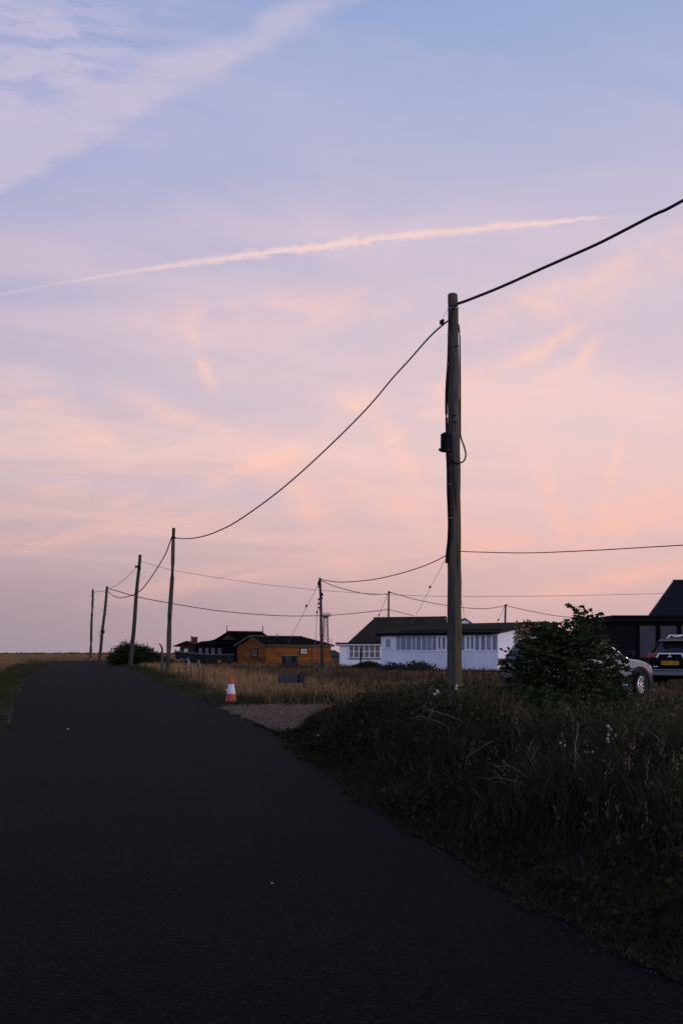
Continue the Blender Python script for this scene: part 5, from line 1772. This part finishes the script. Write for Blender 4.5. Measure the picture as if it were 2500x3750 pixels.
x, d, u = verge_points(165000, 3.6, 22, -0.05, 9.5, 0.85)
h = verge_h(x, d, u) * RNG.uniform(0.45, 1.15, len(x))
pt = vnoise(x, d, 0.8, 5.0)
dry = (RNG.uniform(size=len(x)) < np.clip(0.12 + 0.75 * sst(u, 1.4, 3.5) * sst(pt, .3, .65) + 0.30 * sst(d, 15, 20), 0, 0.85))
col = np.where(dry[:, None], pick(len(x), [TAN, BROWN, RUST, (0.2, 0.16, 0.11)], [1, 4, 2, 1]) * 0.55, pick(len(x), [DGREEN, GREEN, OLIVE], [5, 3, 1]) * 0.62)
col *= (0.55 + 0.9 * vnoise(x, d, 2.3, 8.0))[:, None]
z = height(x, d)
o = blades('verge_grass', x, d, z, h, RNG.uniform(0.0025, 0.006, len(x)) * (1 + d / 18), RNG.uniform(0.1, 0.75, len(x)), col, m_grass)
tag(o, 'tangled dark green grass filling the roadside verge', 'grass', kind='stuff')
# short turf right at both road edges, hiding the bare rim
d = np.concatenate([3.4 + 20 * RNG.uniform(0, 1, 34000), 20 + 65 * RNG.uniform(0, 1, 16000)])
u = np.abs(RNG.normal(0, .28, len(d))) - 0.07
d = np.concatenate([d, 17 + 45 * RNG.uniform(0, 1, 26000) ** 1.4])
u = np.concatenate([u, RNG.uniform(-.06, 1.3, 26000)])
rgt = (d < 22) | (RNG.uniform(size=len(d)) < .5)
rgt[-26000:] = False
u = u - 0.16 * sst(np.sin(d * 3.1) + np.sin(d * 7.3 + 1) + np.sin(d * 1.3), .2, 2.0) * (u < .6)
x = np.where(rgt, xr(d) + u, xl(d) - u)
k = ~in_poly(x, d, GPOLY) & (np.abs(x / d) < .42) & ~(rgt & (d > _re[-1, 1])) & ~(~rgt & (d > _le[-1, 1]))
x, d, u = x[k], d[k], u[k]
n = len(x)
o = blades('edge_turf', x, d, np.maximum(height(x, d), ramp(d) - .01), (.05 + .20 * np.clip(u, 0, .8)) * RNG.uniform(.6, 1.5, n), RNG.uniform(.003, .006, n) * (1 + d / 16), RNG.uniform(.3, 1.0, n), pick(n, [DGREEN, GREEN, OLIVE, BROWN], [3, 4, 1.5, .6]) * np.where((x > xr(d) - 1.0) & (d < 24), .62, 1.0)[:, None] * (0.6 + 0.7 * vnoise(x, d, 2.6, 1.1))[:, None], m_grass)
tag(o, 'short dark turf creeping over both road edges', 'grass', kind='stuff')
# broad leaves: brambles and nettles
x, d, u = verge_points(90000, 3.8, 20, 0.05, 9.5, 0.85)
k = RNG.uniform(size=len(x)) < (0.10 + 0.90 * sst(vnoise(x, d, 1.1, 9.0), 0.40, 0.62)) * (1 - 0.35 * sst(u, 1.5, 3.5))
x, d, u = x[k], d[k], u[k]
hh = verge_h(x, d, u)
n = len(x)
p = np.stack([x, d, height(x, d) + hh * RNG.uniform(0.15, 1.0, n) ** 0.7], 1)
dirs = RNG.normal(size=(n, 3)) * np.array([1, 1, .35])
lf = RNG.uniform(0.018, 0.06, n) * (0.7 + 0.8 * vnoise(x, d, 1.7, 3.3))
o = leaves('verge_leaves', p, dirs, lf, lf * RNG.uniform(.28, .42, n), pick(n, [(0.014, 0.024, 0.007), (0.024, 0.034, 0.010), (0.045, 0.044, 0.013), (0.10, 0.055, 0.016)], [5, 4, 1.2, .3]) * (0.5 + 0.9 * vnoise(x, d, 1.9, 1.3))[:, None], m_leaf)
tag(o, 'dark bramble and nettle leaves scattered through the verge', 'foliage', kind='stuff')


def arcs(name, x, d, z, h, lean, r, col, m):
    """thin curved dry stems as three-sided tubes in one mesh"""
    n, K = len(x), 5
    a = RNG.uniform(0, 2 * np.pi, n)
    t = np.linspace(0, 1, K)
    cx_ = x[:, None] + (np.cos(a) * lean * h)[:, None] * t[None] ** 2
    cy_ = d[:, None] + (np.sin(a) * lean * h)[:, None] * t[None] ** 2
    cz_ = z[:, None] + h[:, None] * (t - 0.45 * lean[:, None] * t ** 3)
    rr = r[:, None] * (1 - 0.65 * t)[None]
    co = np.zeros((n, K, 3, 3))
    for j in range(3):
        q = 2 * np.pi * j / 3
        co[:, :, j, 0] = cx_ + rr * math.cos(q)
        co[:, :, j, 1] = cy_ + rr * math.sin(q)
        co[:, :, j, 2] = cz_
    idx = np.arange(n * K * 3).reshape(n, K, 3)
    q = []
    for j in range(3):
        q.append(np.stack([idx[:, :-1, j], idx[:, :-1, (j + 1) % 3], idx[:, 1:, (j + 1) % 3], idx[:, 1:, j]], -1).reshape(-1, 4))
    return np_mesh(name, co.reshape(-1, 3), np.concatenate(q), m, col=np.repeat(col, K * 3, 0))


x, d, u = verge_points(3200, 4.5, 20, 0.5, 9.5)
n = len(x)
k = RNG.uniform(size=n) < (0.12 + 0.88 * sst(u, 1.2, 3.0)) * (0.15 + 0.85 * sst(vnoise(x, d, 0.9, 7.0), .42, .62))
x, d, u = x[k], d[k], u[k]
n = len(x)
o = arcs('dry_stems', x, d, height(x, d) + 0.05, verge_h(x, d, u) * RNG.uniform(.8, 1.35, n), RNG.uniform(.2, 1.3, n), RNG.uniform(.0015, .0035, n) * (0.6 + d / 14), pick(n, [(0.24, 0.195, 0.14), (0.34, 0.29, 0.22), (0.15, 0.11, 0.075)], [3, 1.2, 3]), m_grass)
tag(o, 'fine dry grass stems arching through the verge', 'grass', kind='stuff')
# brown twiggy growth towards the right
x, d, u = verge_points(9000, 6.5, 15, 2.5, 9.5)
k = (x / d > .22 + .10 * vnoise(x, d, 1.5, 2.2)) & (RNG.uniform(size=len(x)) < .75)
x, d, u = x[k], d[k], u[k]
n = len(x)
o = arcs('brown_twigs', x, d, height(x, d) + .15 * RNG.uniform(0, 1, n), verge_h(x, d, u) * RNG.uniform(.5, 1.25, n), RNG.uniform(.3, 1.6, n), RNG.uniform(.0012, .0026, n) * (0.6 + d / 14), pick(n, [(0.10, 0.055, 0.04), (0.15, 0.09, 0.06), (0.22, 0.15, 0.10)], [4, 3, 1]), m_grass)
tag(o, 'mass of fine reddish brown twigs in the verge at right', 'twigs', kind='stuff')
x, d, u = verge_points(520, 5.0, 16, 0.6, 8.0)
n = len(x)
hh = verge_h(x, d, u) * RNG.uniform(.75, 1.15, n)
p = np.stack([x, d, height(x, d) + hh], 1)
p = np.repeat(p, 7, 0) + RNG.normal(size=(n * 7, 3)) * np.array([.012, .012, .05])
o = leaves('seed_heads', p, RNG.normal(size=(n * 7, 3)) * np.array([.4, .4, .1]) + np.array([0, 0, 1.0]), RNG.uniform(.02, .05, n * 7), RNG.uniform(.003, .007, n * 7), pick(n * 7, [(0.22, 0.18, 0.13), (0.16, 0.12, 0.08)], [1, 1]), m_grass)
tag(o, 'feathery pale grass seed heads in the verge', 'grass', kind='stuff')

# prominent pale dead weed stalks, each traced to where it stands
def stalk(px0, py0, px1, py1, d, r, br, rank):
    a, b = W(px0, py0, d), W(px1, py1, d - 0.15)
    g = hz(a.x, d)
    o = thing('dry_stalk', 'bleached dead weed stalk in the dark verge, ' + ORD[rank], 'weed stalk', (a.x, d, g), 0, 'dead weed stalks in the verge')
    base = a - o.location
    tip = b - o.location
    root = Vector((base.x + (base.x - tip.x) * .15, 0.05, 0))
    r *= 0.75
    bend = Vector((random.uniform(-.04, .04), 0, random.uniform(0.02, .06)))
    P = [root, base, base.lerp(tip, .35) + bend * .7, base.lerp(tip, .7) + bend, tip]
    MB().tube(P, [r, r, r * .9, r * .7, r * .3], 5).build('stem', m_straw, o, True)
    L = (tip - base).length
    for k in range(br):
        f = .35 + .6 * (k + random.random()) / br
        s = base.lerp(tip, f)
        dr = (tip - base).normalized() + Vector((random.choice((-1, 1)) * random.uniform(.5, 1.1), random.uniform(-.4, .4), random.uniform(-.1, .5)))
        e = s + dr.normalized() * L * random.uniform(.18, .38)
        MB().tube([s, s.lerp(e, .55) + Vector((0, 0, .015)), e], [r * .5, r * .4, r * .18], 4).build('twig', m_straw, o)


STALKS = ((2172, 2900, 2105, 2735, 8.6, .0075, 4), (2105, 2735, 2122, 2640, 8.6, .0045, 3), (2440, 2815, 2408, 2700, 8.8, .006, 4), (1990, 2910, 1925, 2730, 9.0, .006, 5), (1945, 2860, 1810, 2808, 8.8, .005, 3), (1965, 2890, 1780, 2855, 8.7, .005, 4),
          (1710, 2770, 1805, 2712, 10.5, .006, 2), (2245, 2880, 2225, 2790, 8.5, .005, 4), (2100, 2700, 2068, 2580, 10.5, .005, 3), (1915, 2740, 1885, 2600, 10.5, .0045, 3), (2310, 2690, 2290, 2590, 11, .0045, 4), (2470, 2720, 2440, 2610, 11, .005, 5), (1690, 2640, 1560, 2600, 12.5, .005, 2), (1640, 2660, 1500, 2630, 12, .0045, 2))
for rank, a in enumerate(sorted(STALKS)):
    stalk(*a, rank)


# white campion flowers
m_petal = mat('white_petal', (0.72, 0.72, 0.70), 0.7, 0.1, 8)
def flower_plant(px, py, d, n, spread, s, label):
    c = W(px, py, d)
    g = hz(c.x, d)
    o = thing('white_flower_plant', label, 'flower', (c.x, d, g), 0, 'white flowers in the verge')
    for k in range(n):
        p = Vector((random.gauss(0, spread), random.gauss(0, spread), c.z - g + random.gauss(0, spread * .8)))
        mb = MB()
        for q in range(5):
            a = 2 * math.pi * q / 5 + random.random() * .4
            t = Vector((math.cos(a), -.45, math.sin(a))).normalized() * s
            w_ = Vector((-math.sin(a), 0, math.cos(a))) * s * .38
            mb.add([p, p + t * .7 + w_, p + t, p + t * .7 - w_], [(0, 1, 2, 3)])
        fl = mb.build('flower', m_petal, o)
        MB().tube([(p.x * .2, 0.02, 0.0), (p.x * .7, 0.02, p.z * .6), tuple(p)], .003, 4).build('stem', m_stem, o)


flower_plant(2228, 2705, 9.5, 9, .045, .014, 'cluster of small white flowers low among the dead stalks at right')
flower_plant(2232, 2668, 9.6, 4, .03, .014, 'few white flowers just above the larger low cluster')
flower_plant(2155, 2755, 9.3, 4, .04, .012, 'sparse white flowers left of the low cluster')
flower_plant(2070, 2722, 9.3, 2, .03, .012, 'pair of white flowers beside the long dead stalk')
flower_plant(2442, 2607, 11, 2, .03, .015, 'white flowers near the right edge among brown stems')
flower_plant(1597, 2537, 15.0, 3, .03, .024, 'white flowers just left of the foreground pole foot')
flower_plant(1668, 2511, 15.4, 2, .025, .024, 'white flower in front of the foreground pole foot')
flower_plant(1165, 2696, 17, 1, .02, .02, 'white flower on the low verge beside the gravel')


# ---- elder bush
def bush(name, label, cx, cd, blobs, nleaf, leaflet, cols, stems, sprigs=(), droop=0.25, cat='bush'):
    g = hz(cx, cd)
    o = thing(name, label, cat, (cx, cd, g))
    vol = np.array([b[3] * b[4] * b[5] for b in blobs])
    pick_b = RNG.choice(len(blobs), nleaf, p=vol / vol.sum())
    bb = np.array(blobs)[pick_b]
    v = RNG.normal(size=(nleaf, 3))
    v /= np.linalg.norm(v, axis=1, keepdims=True)
    rad = RNG.uniform(0.25, 1.0, nleaf) ** 0.5
    lump = 1 + 0.16 * np.sin(v[:, 0] * 7 + bb[:, 0] * 3) * np.sin(v[:, 2] * 6 + 1) + 0.12 * RNG.normal(size=nleaf)
    c = bb[:, :3] + v * bb[:, 3:6] * (rad * lump)[:, None]
    c = c[c[:, 2] > 0.02]
    out_v = (c - np.array([0, 0, 0.3]))
    nl = len(c)
    # compound leaves: leaflets in pairs along a drooping stalk
    K = 5
    ax = RNG.normal(size=(nl, 3)) * np.array([1, 1, .3]) + out_v * 0.5
    ax /= np.linalg.norm(ax, axis=1, keepdims=True)
    ax[:, 2] -= droop * RNG.uniform(0, 1.4, nl)
    side = np.cross(ax, np.array([0, 0, 1.0]))
    side /= np.linalg.norm(side, axis=1, keepdims=True) + 1e-9
    pp, dd_, cc = [], [], []
    base_c = pick(nl, cols[0], cols[1])
    for j in range(K):
        f = (j // 2 + 1) / 3.0
        s = 0 if j == K - 1 else (1 if j % 2 else -1)
        pp.append(c + ax * (leaflet * 1.7 * f))
        dd_.append(ax * (0.55 if s else 1.0) + side * s * 0.9 + np.array([0, 0, -0.25 * droop]))
        cc.append(base_c)
    pp, dd_, cc = np.concatenate(pp), np.concatenate(dd_), np.concatenate(cc)
    m_ = len(pp)
    leaves('crown', pp, dd_, RNG.uniform(.75, 1.2, m_) * leaflet, RNG.uniform(.22, .32, m_) * leaflet, cc, m_leaf, o)
    st = MB()
    for (sx, sz, r) in stems:
        st.tube([(sx * .15, random.uniform(-.1, .1), -.1), (sx * .5, random.uniform(-.2, .2), sz * .5), (sx, random.uniform(-.2, .2), sz)], [r, r * .7, r * .3], 5)
    st.build('trunk', m_stem, o, True)
    for sp_ in sprigs:
        P = [Vector(q) for q in sp_]
        MB().tube(P, [.014 - .010 * i / (len(P) - 1) for i in range(len(P))], 5).build('shoot', m_stem, o, True)
        lp, ld = [], []
        Ltot = len(P) - 1
        for k in range(9 * Ltot):
            f = k / (9 * Ltot) * Ltot
            i = min(int(f), Ltot - 1)
            q = P[i].lerp(P[i + 1], f - i)
            sd = Vector((random.choice((-1, 1)) * random.uniform(.5, 1), random.uniform(-.7, .7), random.uniform(-.1, .45))).normalized()
            L_ = random.uniform(.08, .2)
            for t in (.45, .7, .9, 1.0):
                if random.random() < 0.35 + .5 * (f / Ltot):
                    lp.append(tuple(q + sd * L_ * t))
                    ld.append((sd.x + random.uniform(-.4, .4), sd.y, -.25 + random.uniform(-.3, .2)))
        if lp:
            lp, ld = np.array(lp), np.array(ld)
            leaves('shoot_leaves', lp, ld, RNG.uniform(.7, 1.15, len(lp)) * leaflet, RNG.uniform(.2, .3, len(lp)) * leaflet, pick(len(lp), cols[0], cols[1]), m_leaf, o)
    return o


ED = 17.3
ex = XP(2075, ED)
eg = hz(ex, ED)


def EL(px, py, dy=0.0):
    v = W(px, py, ED + dy)
    return (v.x - ex, dy, v.z - eg)


def eb_(px, py, rx_, ry_, rz_, dy=0.0):
    v = EL(px, py, dy)
    return (v[0], v[1], v[2], rx_, ry_, rz_)


blobs = [eb_(2060, 2480, .62, .6, .62), eb_(1985, 2450, .52, .5, .5), eb_(2130, 2430, .50, .5, .50), eb_(2010, 2385, .38, .4, .32), eb_(2110, 2365, .36, .35, .30), eb_(1930, 2520, .36, .4, .45), eb_(2225, 2465, .33, .3, .22), eb_(2170, 2530, .5, .5, .4), eb_(1900, 2440, .20, .2, .14), eb_(1985, 2345, .20, .2, .12), eb_(2060, 2580, .85, .7, .4), eb_(2005, 2325, .24, .25, .20), eb_(2055, 2345, .26, .25, .20), eb_(2120, 2345, .22, .2, .16), eb_(1960, 2400, .30, .3, .24), eb_(1985, 2600, .6, .6, .35, -1.0), eb_(2120, 2600, .6, .6, .32, -.9), eb_(2230, 2560, .45, .4, .25, -.4), eb_(1905, 2570, .4, .4, .3, -.5)]
sprigs = [[EL(2085, 2400), EL(2105, 2340, .05), EL(2135, 2290, .05), EL(2136, 2260, .04), EL(2128, 2235, .02), EL(2105, 2218, 0)],
          [EL(2136, 2285, .05), EL(2155, 2262, .03), EL(2172, 2243, 0)], [EL(2040, 2380), EL(2050, 2330), EL(2048, 2300), EL(2058, 2280)], [EL(2075, 2370, .1), EL(2098, 2325, .1), EL(2118, 2285, .1), EL(2130, 2255, .1)],
          [EL(1880, 2470), EL(1870, 2440), EL(1872, 2420)], [EL(2135, 2330, .05), EL(2140, 2300, .04), EL(2165, 2295, .04), EL(2182, 2300, .02)], [EL(1990, 2370), EL(1998, 2330), EL(2015, 2295)]]
for (ax_, ay_, bx_, by_) in ((1905, 2460, 1872, 2436), (1925, 2425, 1898, 2392), (1945, 2395, 1925, 2362), (1965, 2365, 1950, 2332), (1985, 2340, 1978, 2302), (2010, 2330, 2012, 2284), (2030, 2335, 2042, 2300), (2065, 2350, 2078, 2312), (2150, 2380, 2172, 2335), (2160, 2400, 2196, 2362),
                             (2200, 2440, 2225, 2402), (2240, 2450, 2262, 2418), (2255, 2470, 2290, 2446), (2250, 2490, 2296, 2476), (2230, 2500, 2282, 2500), (1900, 2500, 1862, 2478), (2120, 2300, 2090, 2262), (2140, 2275, 2165, 2262), (2095, 2360, 2085, 2330), (2110, 2385, 2150, 2352)):
    yy_ = random.uniform(-.25, .15)
    sprigs.append([EL(ax_, ay_, yy_), EL((ax_ + bx_) / 2 + random.uniform(-4, 4), (ay_ + by_) / 2, yy_), EL(bx_, by_, yy_)])
ECOL = ([(0.022, 0.038, 0.013), (0.034, 0.050, 0.018), (0.050, 0.062, 0.022), (0.08, 0.07, 0.02)], [4, 4, 1.5, .25])
bush('elder_bush', 'dark leafy elder bush with tall shoots standing in front of the silver car', ex, ED, blobs, 2350, 0.098, ECOL,
     [(-.5, 1.1, .022), (-.2, 1.4, .025), (.1, 1.5, .025), (.35, 1.3, .022), (.6, 1.0, .018), (-.05, 1.2, .02), (.25, 1.6, .02), (-.7, .9, .016)], sprigs)
# round bush at the road bend
rd_ = 70.0
rx_ = XP(482, rd_)
bush('round_bush', 'rounded dark bush at the bend with a pole rising from it', rx_, rd_ + 1.0, [(-.5, 0, .75, 1.0, 1.0, .80), (.4, .2, .66, 1.1, 1.0, .64), (1.2, .2, .40, .95, .9, .45), (-1.2, 0, .45, .6, .7, .5), (0.0, -.3, 1.0, .7, .6, .45), (2.0, .3, .2, .7, .6, .3)], 3600, 0.13, ECOL, [(-.4, 1.0, .04), (.3, .9, .04), (.9, .6, .03)])


# sea kale and small plants
def clump(name, label, px, d, rx0, h0, n, ll, cols, cat='plant'):
    x0 = XP(px, d)
    g = hz(x0, d)
    o = thing(name, label, cat, (x0, d, g))
    v = RNG.normal(size=(n, 3))
    v /= np.linalg.norm(v, axis=1, keepdims=True)
    v[:, 2] = np.abs(v[:, 2])
    c = v * np.array([rx0, rx0 * .7, h0]) * (RNG.uniform(.3, 1, n) ** .5 * (1 + .2 * RNG.normal(size=n)))[:, None]
    leaves('foliage', c, v + RNG.normal(size=(n, 3)) * .6, RNG.uniform(.7, 1.3, n) * ll, RNG.uniform(.3, .45, n) * ll, pick(n, cols, [1] * len(cols)), m_leaf, o)
    return o


KALE = [(0.050, 0.062, 0.066), (0.070, 0.082, 0.084), (0.036, 0.046, 0.046)]
clump('sea_kale', 'blue grey sea kale clump under the left end of the white hut', 1441, 82, 1.25, .62, 900, .22, KALE)
clump('sea_kale', 'larger blue grey sea kale clump under the hut windows left of the big pole', 1530, 80, 1.35, .72, 1000, .22, KALE)
clump('grey_plant', 'pale grey green plant in the heath left of the foreground pole', 1522, 22.5, .42, .62, 700, .09, [(0.09, 0.10, 0.085), (0.06, 0.075, 0.055)])
clump('low_shrub', 'small dark green mound of foliage in the heath grass behind the box', 1620, 30, .8, .5, 900, .07, [DGREEN, GREEN])
dk_p = clump('dry_dock', 'rusty dry dock plant at the corner of the gravel', 1300, 20.5, .34, .55, 500, .06, [RUST, BROWN, TAN])
# tall grass clump in front of the bungalow
x0 = XP(1350, 100)
n = 2600
x = x0 + RNG.normal(0, 1.0, n)
d = 100 + RNG.normal(0, .8, n)
o = blades('grass_clump', x, d, height(x, d), RNG.uniform(.4, .95, n) * np.exp(-((x - x0) / 1.8) ** 2), RNG.uniform(.012, .022, n), RNG.uniform(.1, .5, n), pick(n, [DGREEN, GREEN], [2, 1]), m_grass)
tag(o, 'dark green tuft of tall grass under the bungalow windows', 'grass', kind='stuff')

# heath grass, right of the road
def heath(n, d0, d1, wid, hgt, power, name, label, near=False):
    x, d = fan(n, d0, d1, -0.37, 0.37, power)
    u = x - xr(d)
    k = (u > 0.0) & ~on_road(x, d) & ~in_poly(x, d, GPOLY) & ~((d < 17.5) & (u > 0))
    # keep building floors and the car park clear
    for (qx, qd, qa) in ((6.5, 27.3, 40), (12.9, 36.1, 45)):
        ca_, sa_ = math.cos(R(qa)), math.sin(R(qa))
        k &= ~((np.abs((x - qx) * ca_ + (d - qd) * sa_) < 2.25) & (np.abs((d - qd) * ca_ - (x - qx) * sa_) < .85))
    x, d, u = x[k], d[k], u[k]
    n = len(x)
    g1 = vnoise(x, d, 0.55, 1.0)
    g2 = vnoise(x, d, 0.16, 4.0)
    edge = 1 - sst(u, 0.4, 1.7)
    green = np.clip(edge * (d < 100) + 0.75 * sst(g1 * 0.6 + g2 * 0.6, 0.62, 0.78) * sst(u, 3, 8) + 0.8 * (1 - sst(np.abs(d - 25.5), 2.2, 5.0)) * (u < 9), 0, 1)
    isg = RNG.uniform(size=n) < green
    goldness = (1 - sst(u, 6, 13)) * sst(u, .4, 1.6)
    isgold = RNG.uniform(size=n) < 0.12 + 0.75 * goldness
    col = np.where(isg[:, None], pick(n, [GREEN, DGREEN, OLIVE], [3, 3, 2]), np.where(isgold[:, None], pick(n, [GOLD, TAN, (0.36, 0.22, 0.10)], [4, 2, 1]), pick(n, [BROWN, TAN, RUST, (0.10, 0.075, 0.05)], [4, 1.6, 2.2, 2])))
    col = col * np.where(isgold & ~isg, 1.0, 0.8)[:, None] * (0.55 + 0.75 * vnoise(x, d, 1.9, 3.7))[:, None]
    h = hgt * RNG.uniform(.35, 1.15, n) * (0.40 + 0.95 * g1) * np.where(u < 1.2, .25 + .55 * np.clip(u / 1.2, 0, 1), 1.0) * (1 - 0.35 * sst(x, 1.5, 3.5) * (d < 45) * (1 - .5 * sst(x, 7.5, 9.0)))
    o = blades(name, x, d, height(x, d), h, wid * RNG.uniform(.6, 1.3, n) * (d / d0) ** .55, RNG.uniform(.1, .6, n), col, m_grass)
    return tag(o, label, 'grass', kind='stuff')


heath(110000, 17.5, 45, .006, .40, 1.25, 'heath_grass', 'brown and golden dry heath grass beyond the verge')
heath(120000, 42, 150, .016, .42, 1.35, 'far_heath_grass', 'distant brown heath grass around the houses')
heath(26000, 145, 420, .06, .40, 1.6, 'horizon_grass', 'dry grass reaching towards the horizon')

# left of the road
x, d = fan(60000, 17, 130, -0.40, -0.18, 1.2)
k = (x < xl(d) - 0.02) & ~on_road(x, d)
k |= (d > 104) & (x < -8)
x, d = x[k], d[k]
n = len(x)
ul = np.maximum(xl(d) - x, 0.0)
ul = np.where(d > 84, np.hypot(np.maximum(0, d - 103), np.maximum(0, -28 - x)) + .3, ul)
isg = RNG.uniform(size=n) < np.clip(1 - sst(ul, .5, 2.0), .08, 1) * .95
col = np.where(isg[:, None], pick(n, [GREEN, OLIVE, DGREEN], [3, 3, 1.5]), pick(n, [GOLD, TAN, BROWN, RUST], [3, 2.5, 2.5, 1]))
o = blades('left_grass', x, d, height(x, d), (.10 + .30 * sst(ul, .3, 1.5)) * RNG.uniform(.5, 1.2, n), RNG.uniform(.004, .009, n) * (d / 22) ** .7, RNG.uniform(.1, .6, n), col, m_grass)
tag(o, 'golden dry grass along the left side of the road', 'grass', kind='stuff')
x, d = fan(50000, 100, 520, -0.40, 0.0, 1.7)
k = ~on_road(x, d) & ((x < xl(d) - 1) | (d > 104))
x, d = x[k], d[k]
n = len(x)
o = blades('plain_grass', x, d, height(x, d), .36 * RNG.uniform(.5, 1.2, n), RNG.uniform(.03, .06, n) * (d / 130) ** .8, RNG.uniform(.1, .6, n), pick(n, [GOLD, TAN, BROWN], [2, 3, 3]), m_grass)
tag(o, 'pale dry grass of the flat plain under the left horizon', 'grass', kind='stuff')
# scrub dots along the horizon
n = 5200
cl = RNG.uniform(-.37, .1, 90)
dc = RNG.uniform(380, 1100, 90)
j = RNG.integers(0, 90, n)
sz = RNG.uniform(.8, 3.6, 90)
p = np.stack([cl[j] * dc[j] + RNG.normal(0, 1, n) * sz[j], dc[j] + RNG.normal(0, 1, n), .85 + np.abs(RNG.normal(0, .30, n)) * (0.5 + sz[j] * .22)], 1)
o = leaves('horizon_scrub', p, RNG.normal(size=(n, 3)), RNG.uniform(.5, 1.1, n), RNG.uniform(.2, .4, n), pick(n, [(0.05, 0.038, 0.03), (0.035, 0.035, 0.02)], [1, 1]), m_grass)
tag(o, 'low dark scrub dotted along the horizon line', 'scrub', kind='stuff')

# dark dock spikes in the heath
x, d = fan(900, 24, 80, -.2, .2, 1.2)
u = x - xr(d)
k = (u > 3) & ~in_poly(x, d, GPOLY)
x, d = x[k], d[k]
n = len(x)
z0 = height(x, d)
K = 14
p = np.repeat(np.stack([x, d, z0], 1), K, 0)
p[:, 2] += np.tile(np.linspace(.22, .62, K), n) * np.repeat(RNG.uniform(.6, 1.15, n), K)
p += RNG.normal(size=p.shape) * .014
o = leaves('dock_spikes', p, RNG.normal(size=p.shape) * np.array([1, 1, .5]) + np.array([0, 0, .6]), RNG.uniform(.03, .06, len(p)), RNG.uniform(.010, .018, len(p)), pick(len(p), [(0.07, 0.038, 0.025), (0.05, 0.032, 0.022)], [1, 1]), m_grass)
tag(o, 'dark brown dock spikes rising through the heath grass', 'weeds', kind='stuff')

# loose stones on the gravel and along its rim
n = 5200
gx = np.array([q[0] for q in GPOLY])
gd = np.array([q[1] for q in GPOLY])
x, d = RNG.uniform(gx.min(), gx.max(), n), RNG.uniform(gd.min(), gd.max(), n)
k = in_poly(x, d, GPOLY)
x, d = x[k], d[k]
n = len(x)
base_v = np.array([(1, 0, 0), (-1, 0, 0), (0, 1, 0), (0, -1, 0), (0, 0, 1), (0, 0, -.4)], float)
tri = np.array([(0, 2, 4), (2, 1, 4), (1, 3, 4), (3, 0, 4), (2, 0, 5), (1, 2, 5), (3, 1, 5), (0, 3, 5)])
s = RNG.uniform(.008, .026, (n, 1, 1)) * RNG.uniform(.7, 1.3, (n, 6, 1))
co = base_v[None] * s * np.array([1, 1, .6]) + np.stack([x, d, height(x, d) + .04], 1)[:, None]
o = np_mesh('gravel_stones', co.reshape(-1, 3), None, m_grass, tris=(np.arange(n)[:, None, None] * 6 + tri[None]).reshape(-1, 3), col=np.repeat(pick(n, [(0.30, 0.195, 0.14), (0.22, 0.14, 0.10), (0.40, 0.28, 0.21), (0.13, 0.085, 0.06)], [2, 2, 1, 2]), 6, 0))
tag(o, 'loose pale gravel stones', 'gravel', kind='stuff')
# weeds creeping over the gravel
x, d = RNG.uniform(gx.min(), gx.max(), 9000), RNG.uniform(gd.min(), gd.max(), 9000)
k = in_poly(x, d, GPOLY) & (vnoise(x, d, 2.2, 3.0) > .46)
x, d = x[k], d[k]
n = len(x)
o = blades('gravel_weeds', x, d, height(x, d) + .03, RNG.uniform(.03, .10, n), RNG.uniform(.004, .008, n), RNG.uniform(.3, .9, n), pick(n, [OLIVE, GREEN, BROWN], [2, 2, 1]), m_grass)
tag(o, 'sparse weeds creeping over the gravel', 'weeds', kind='stuff')
d = 3.4 + 26 * RNG.uniform(0, 1, 2600) ** 1.3
x = np.where(RNG.uniform(size=2600) < .75, xr(d) - np.abs(RNG.normal(0, .16, 2600)), xl(d) + np.abs(RNG.normal(0, .16, 2600)))
n = 2600
s_ = RNG.uniform(.003, .011, (n, 1, 1)) * RNG.uniform(.7, 1.3, (n, 6, 1))
co = base_v[None] * s_ * np.array([1, 1, .6]) + np.stack([x, d, ramp(d) + .004], 1)[:, None]
o = np_mesh('edge_grit', co.reshape(-1, 3), None, m_grass, tris=(np.arange(n)[:, None, None] * 6 + tri[None]).reshape(-1, 3), col=np.repeat(pick(n, [(0.06, 0.05, 0.045), (0.03, 0.026, 0.024), (0.12, 0.10, 0.09)], [3, 4, 1]), 6, 0))
tag(o, 'loose grit along the road edges', 'grit', kind='stuff')
# white chip on the asphalt
for (px, py, s, lab) in ((996, 3246, .011, 'small white stone chip lying on the near asphalt'), (249, 2674, .03, 'white fleck lying on the asphalt further up the road')):
    cx2, cd2 = unproj(px, py)
    mb = MB().add([tuple(v * np.array([s, s * .8, s * .6])) for v in base_v], [tuple(t) for t in tri])
    o = mb.build('stone_chip', m_petal, None, False, (cx2, cd2, float(ramp(np.array(cd2))) + .02))
    tag(o, lab, 'stone')
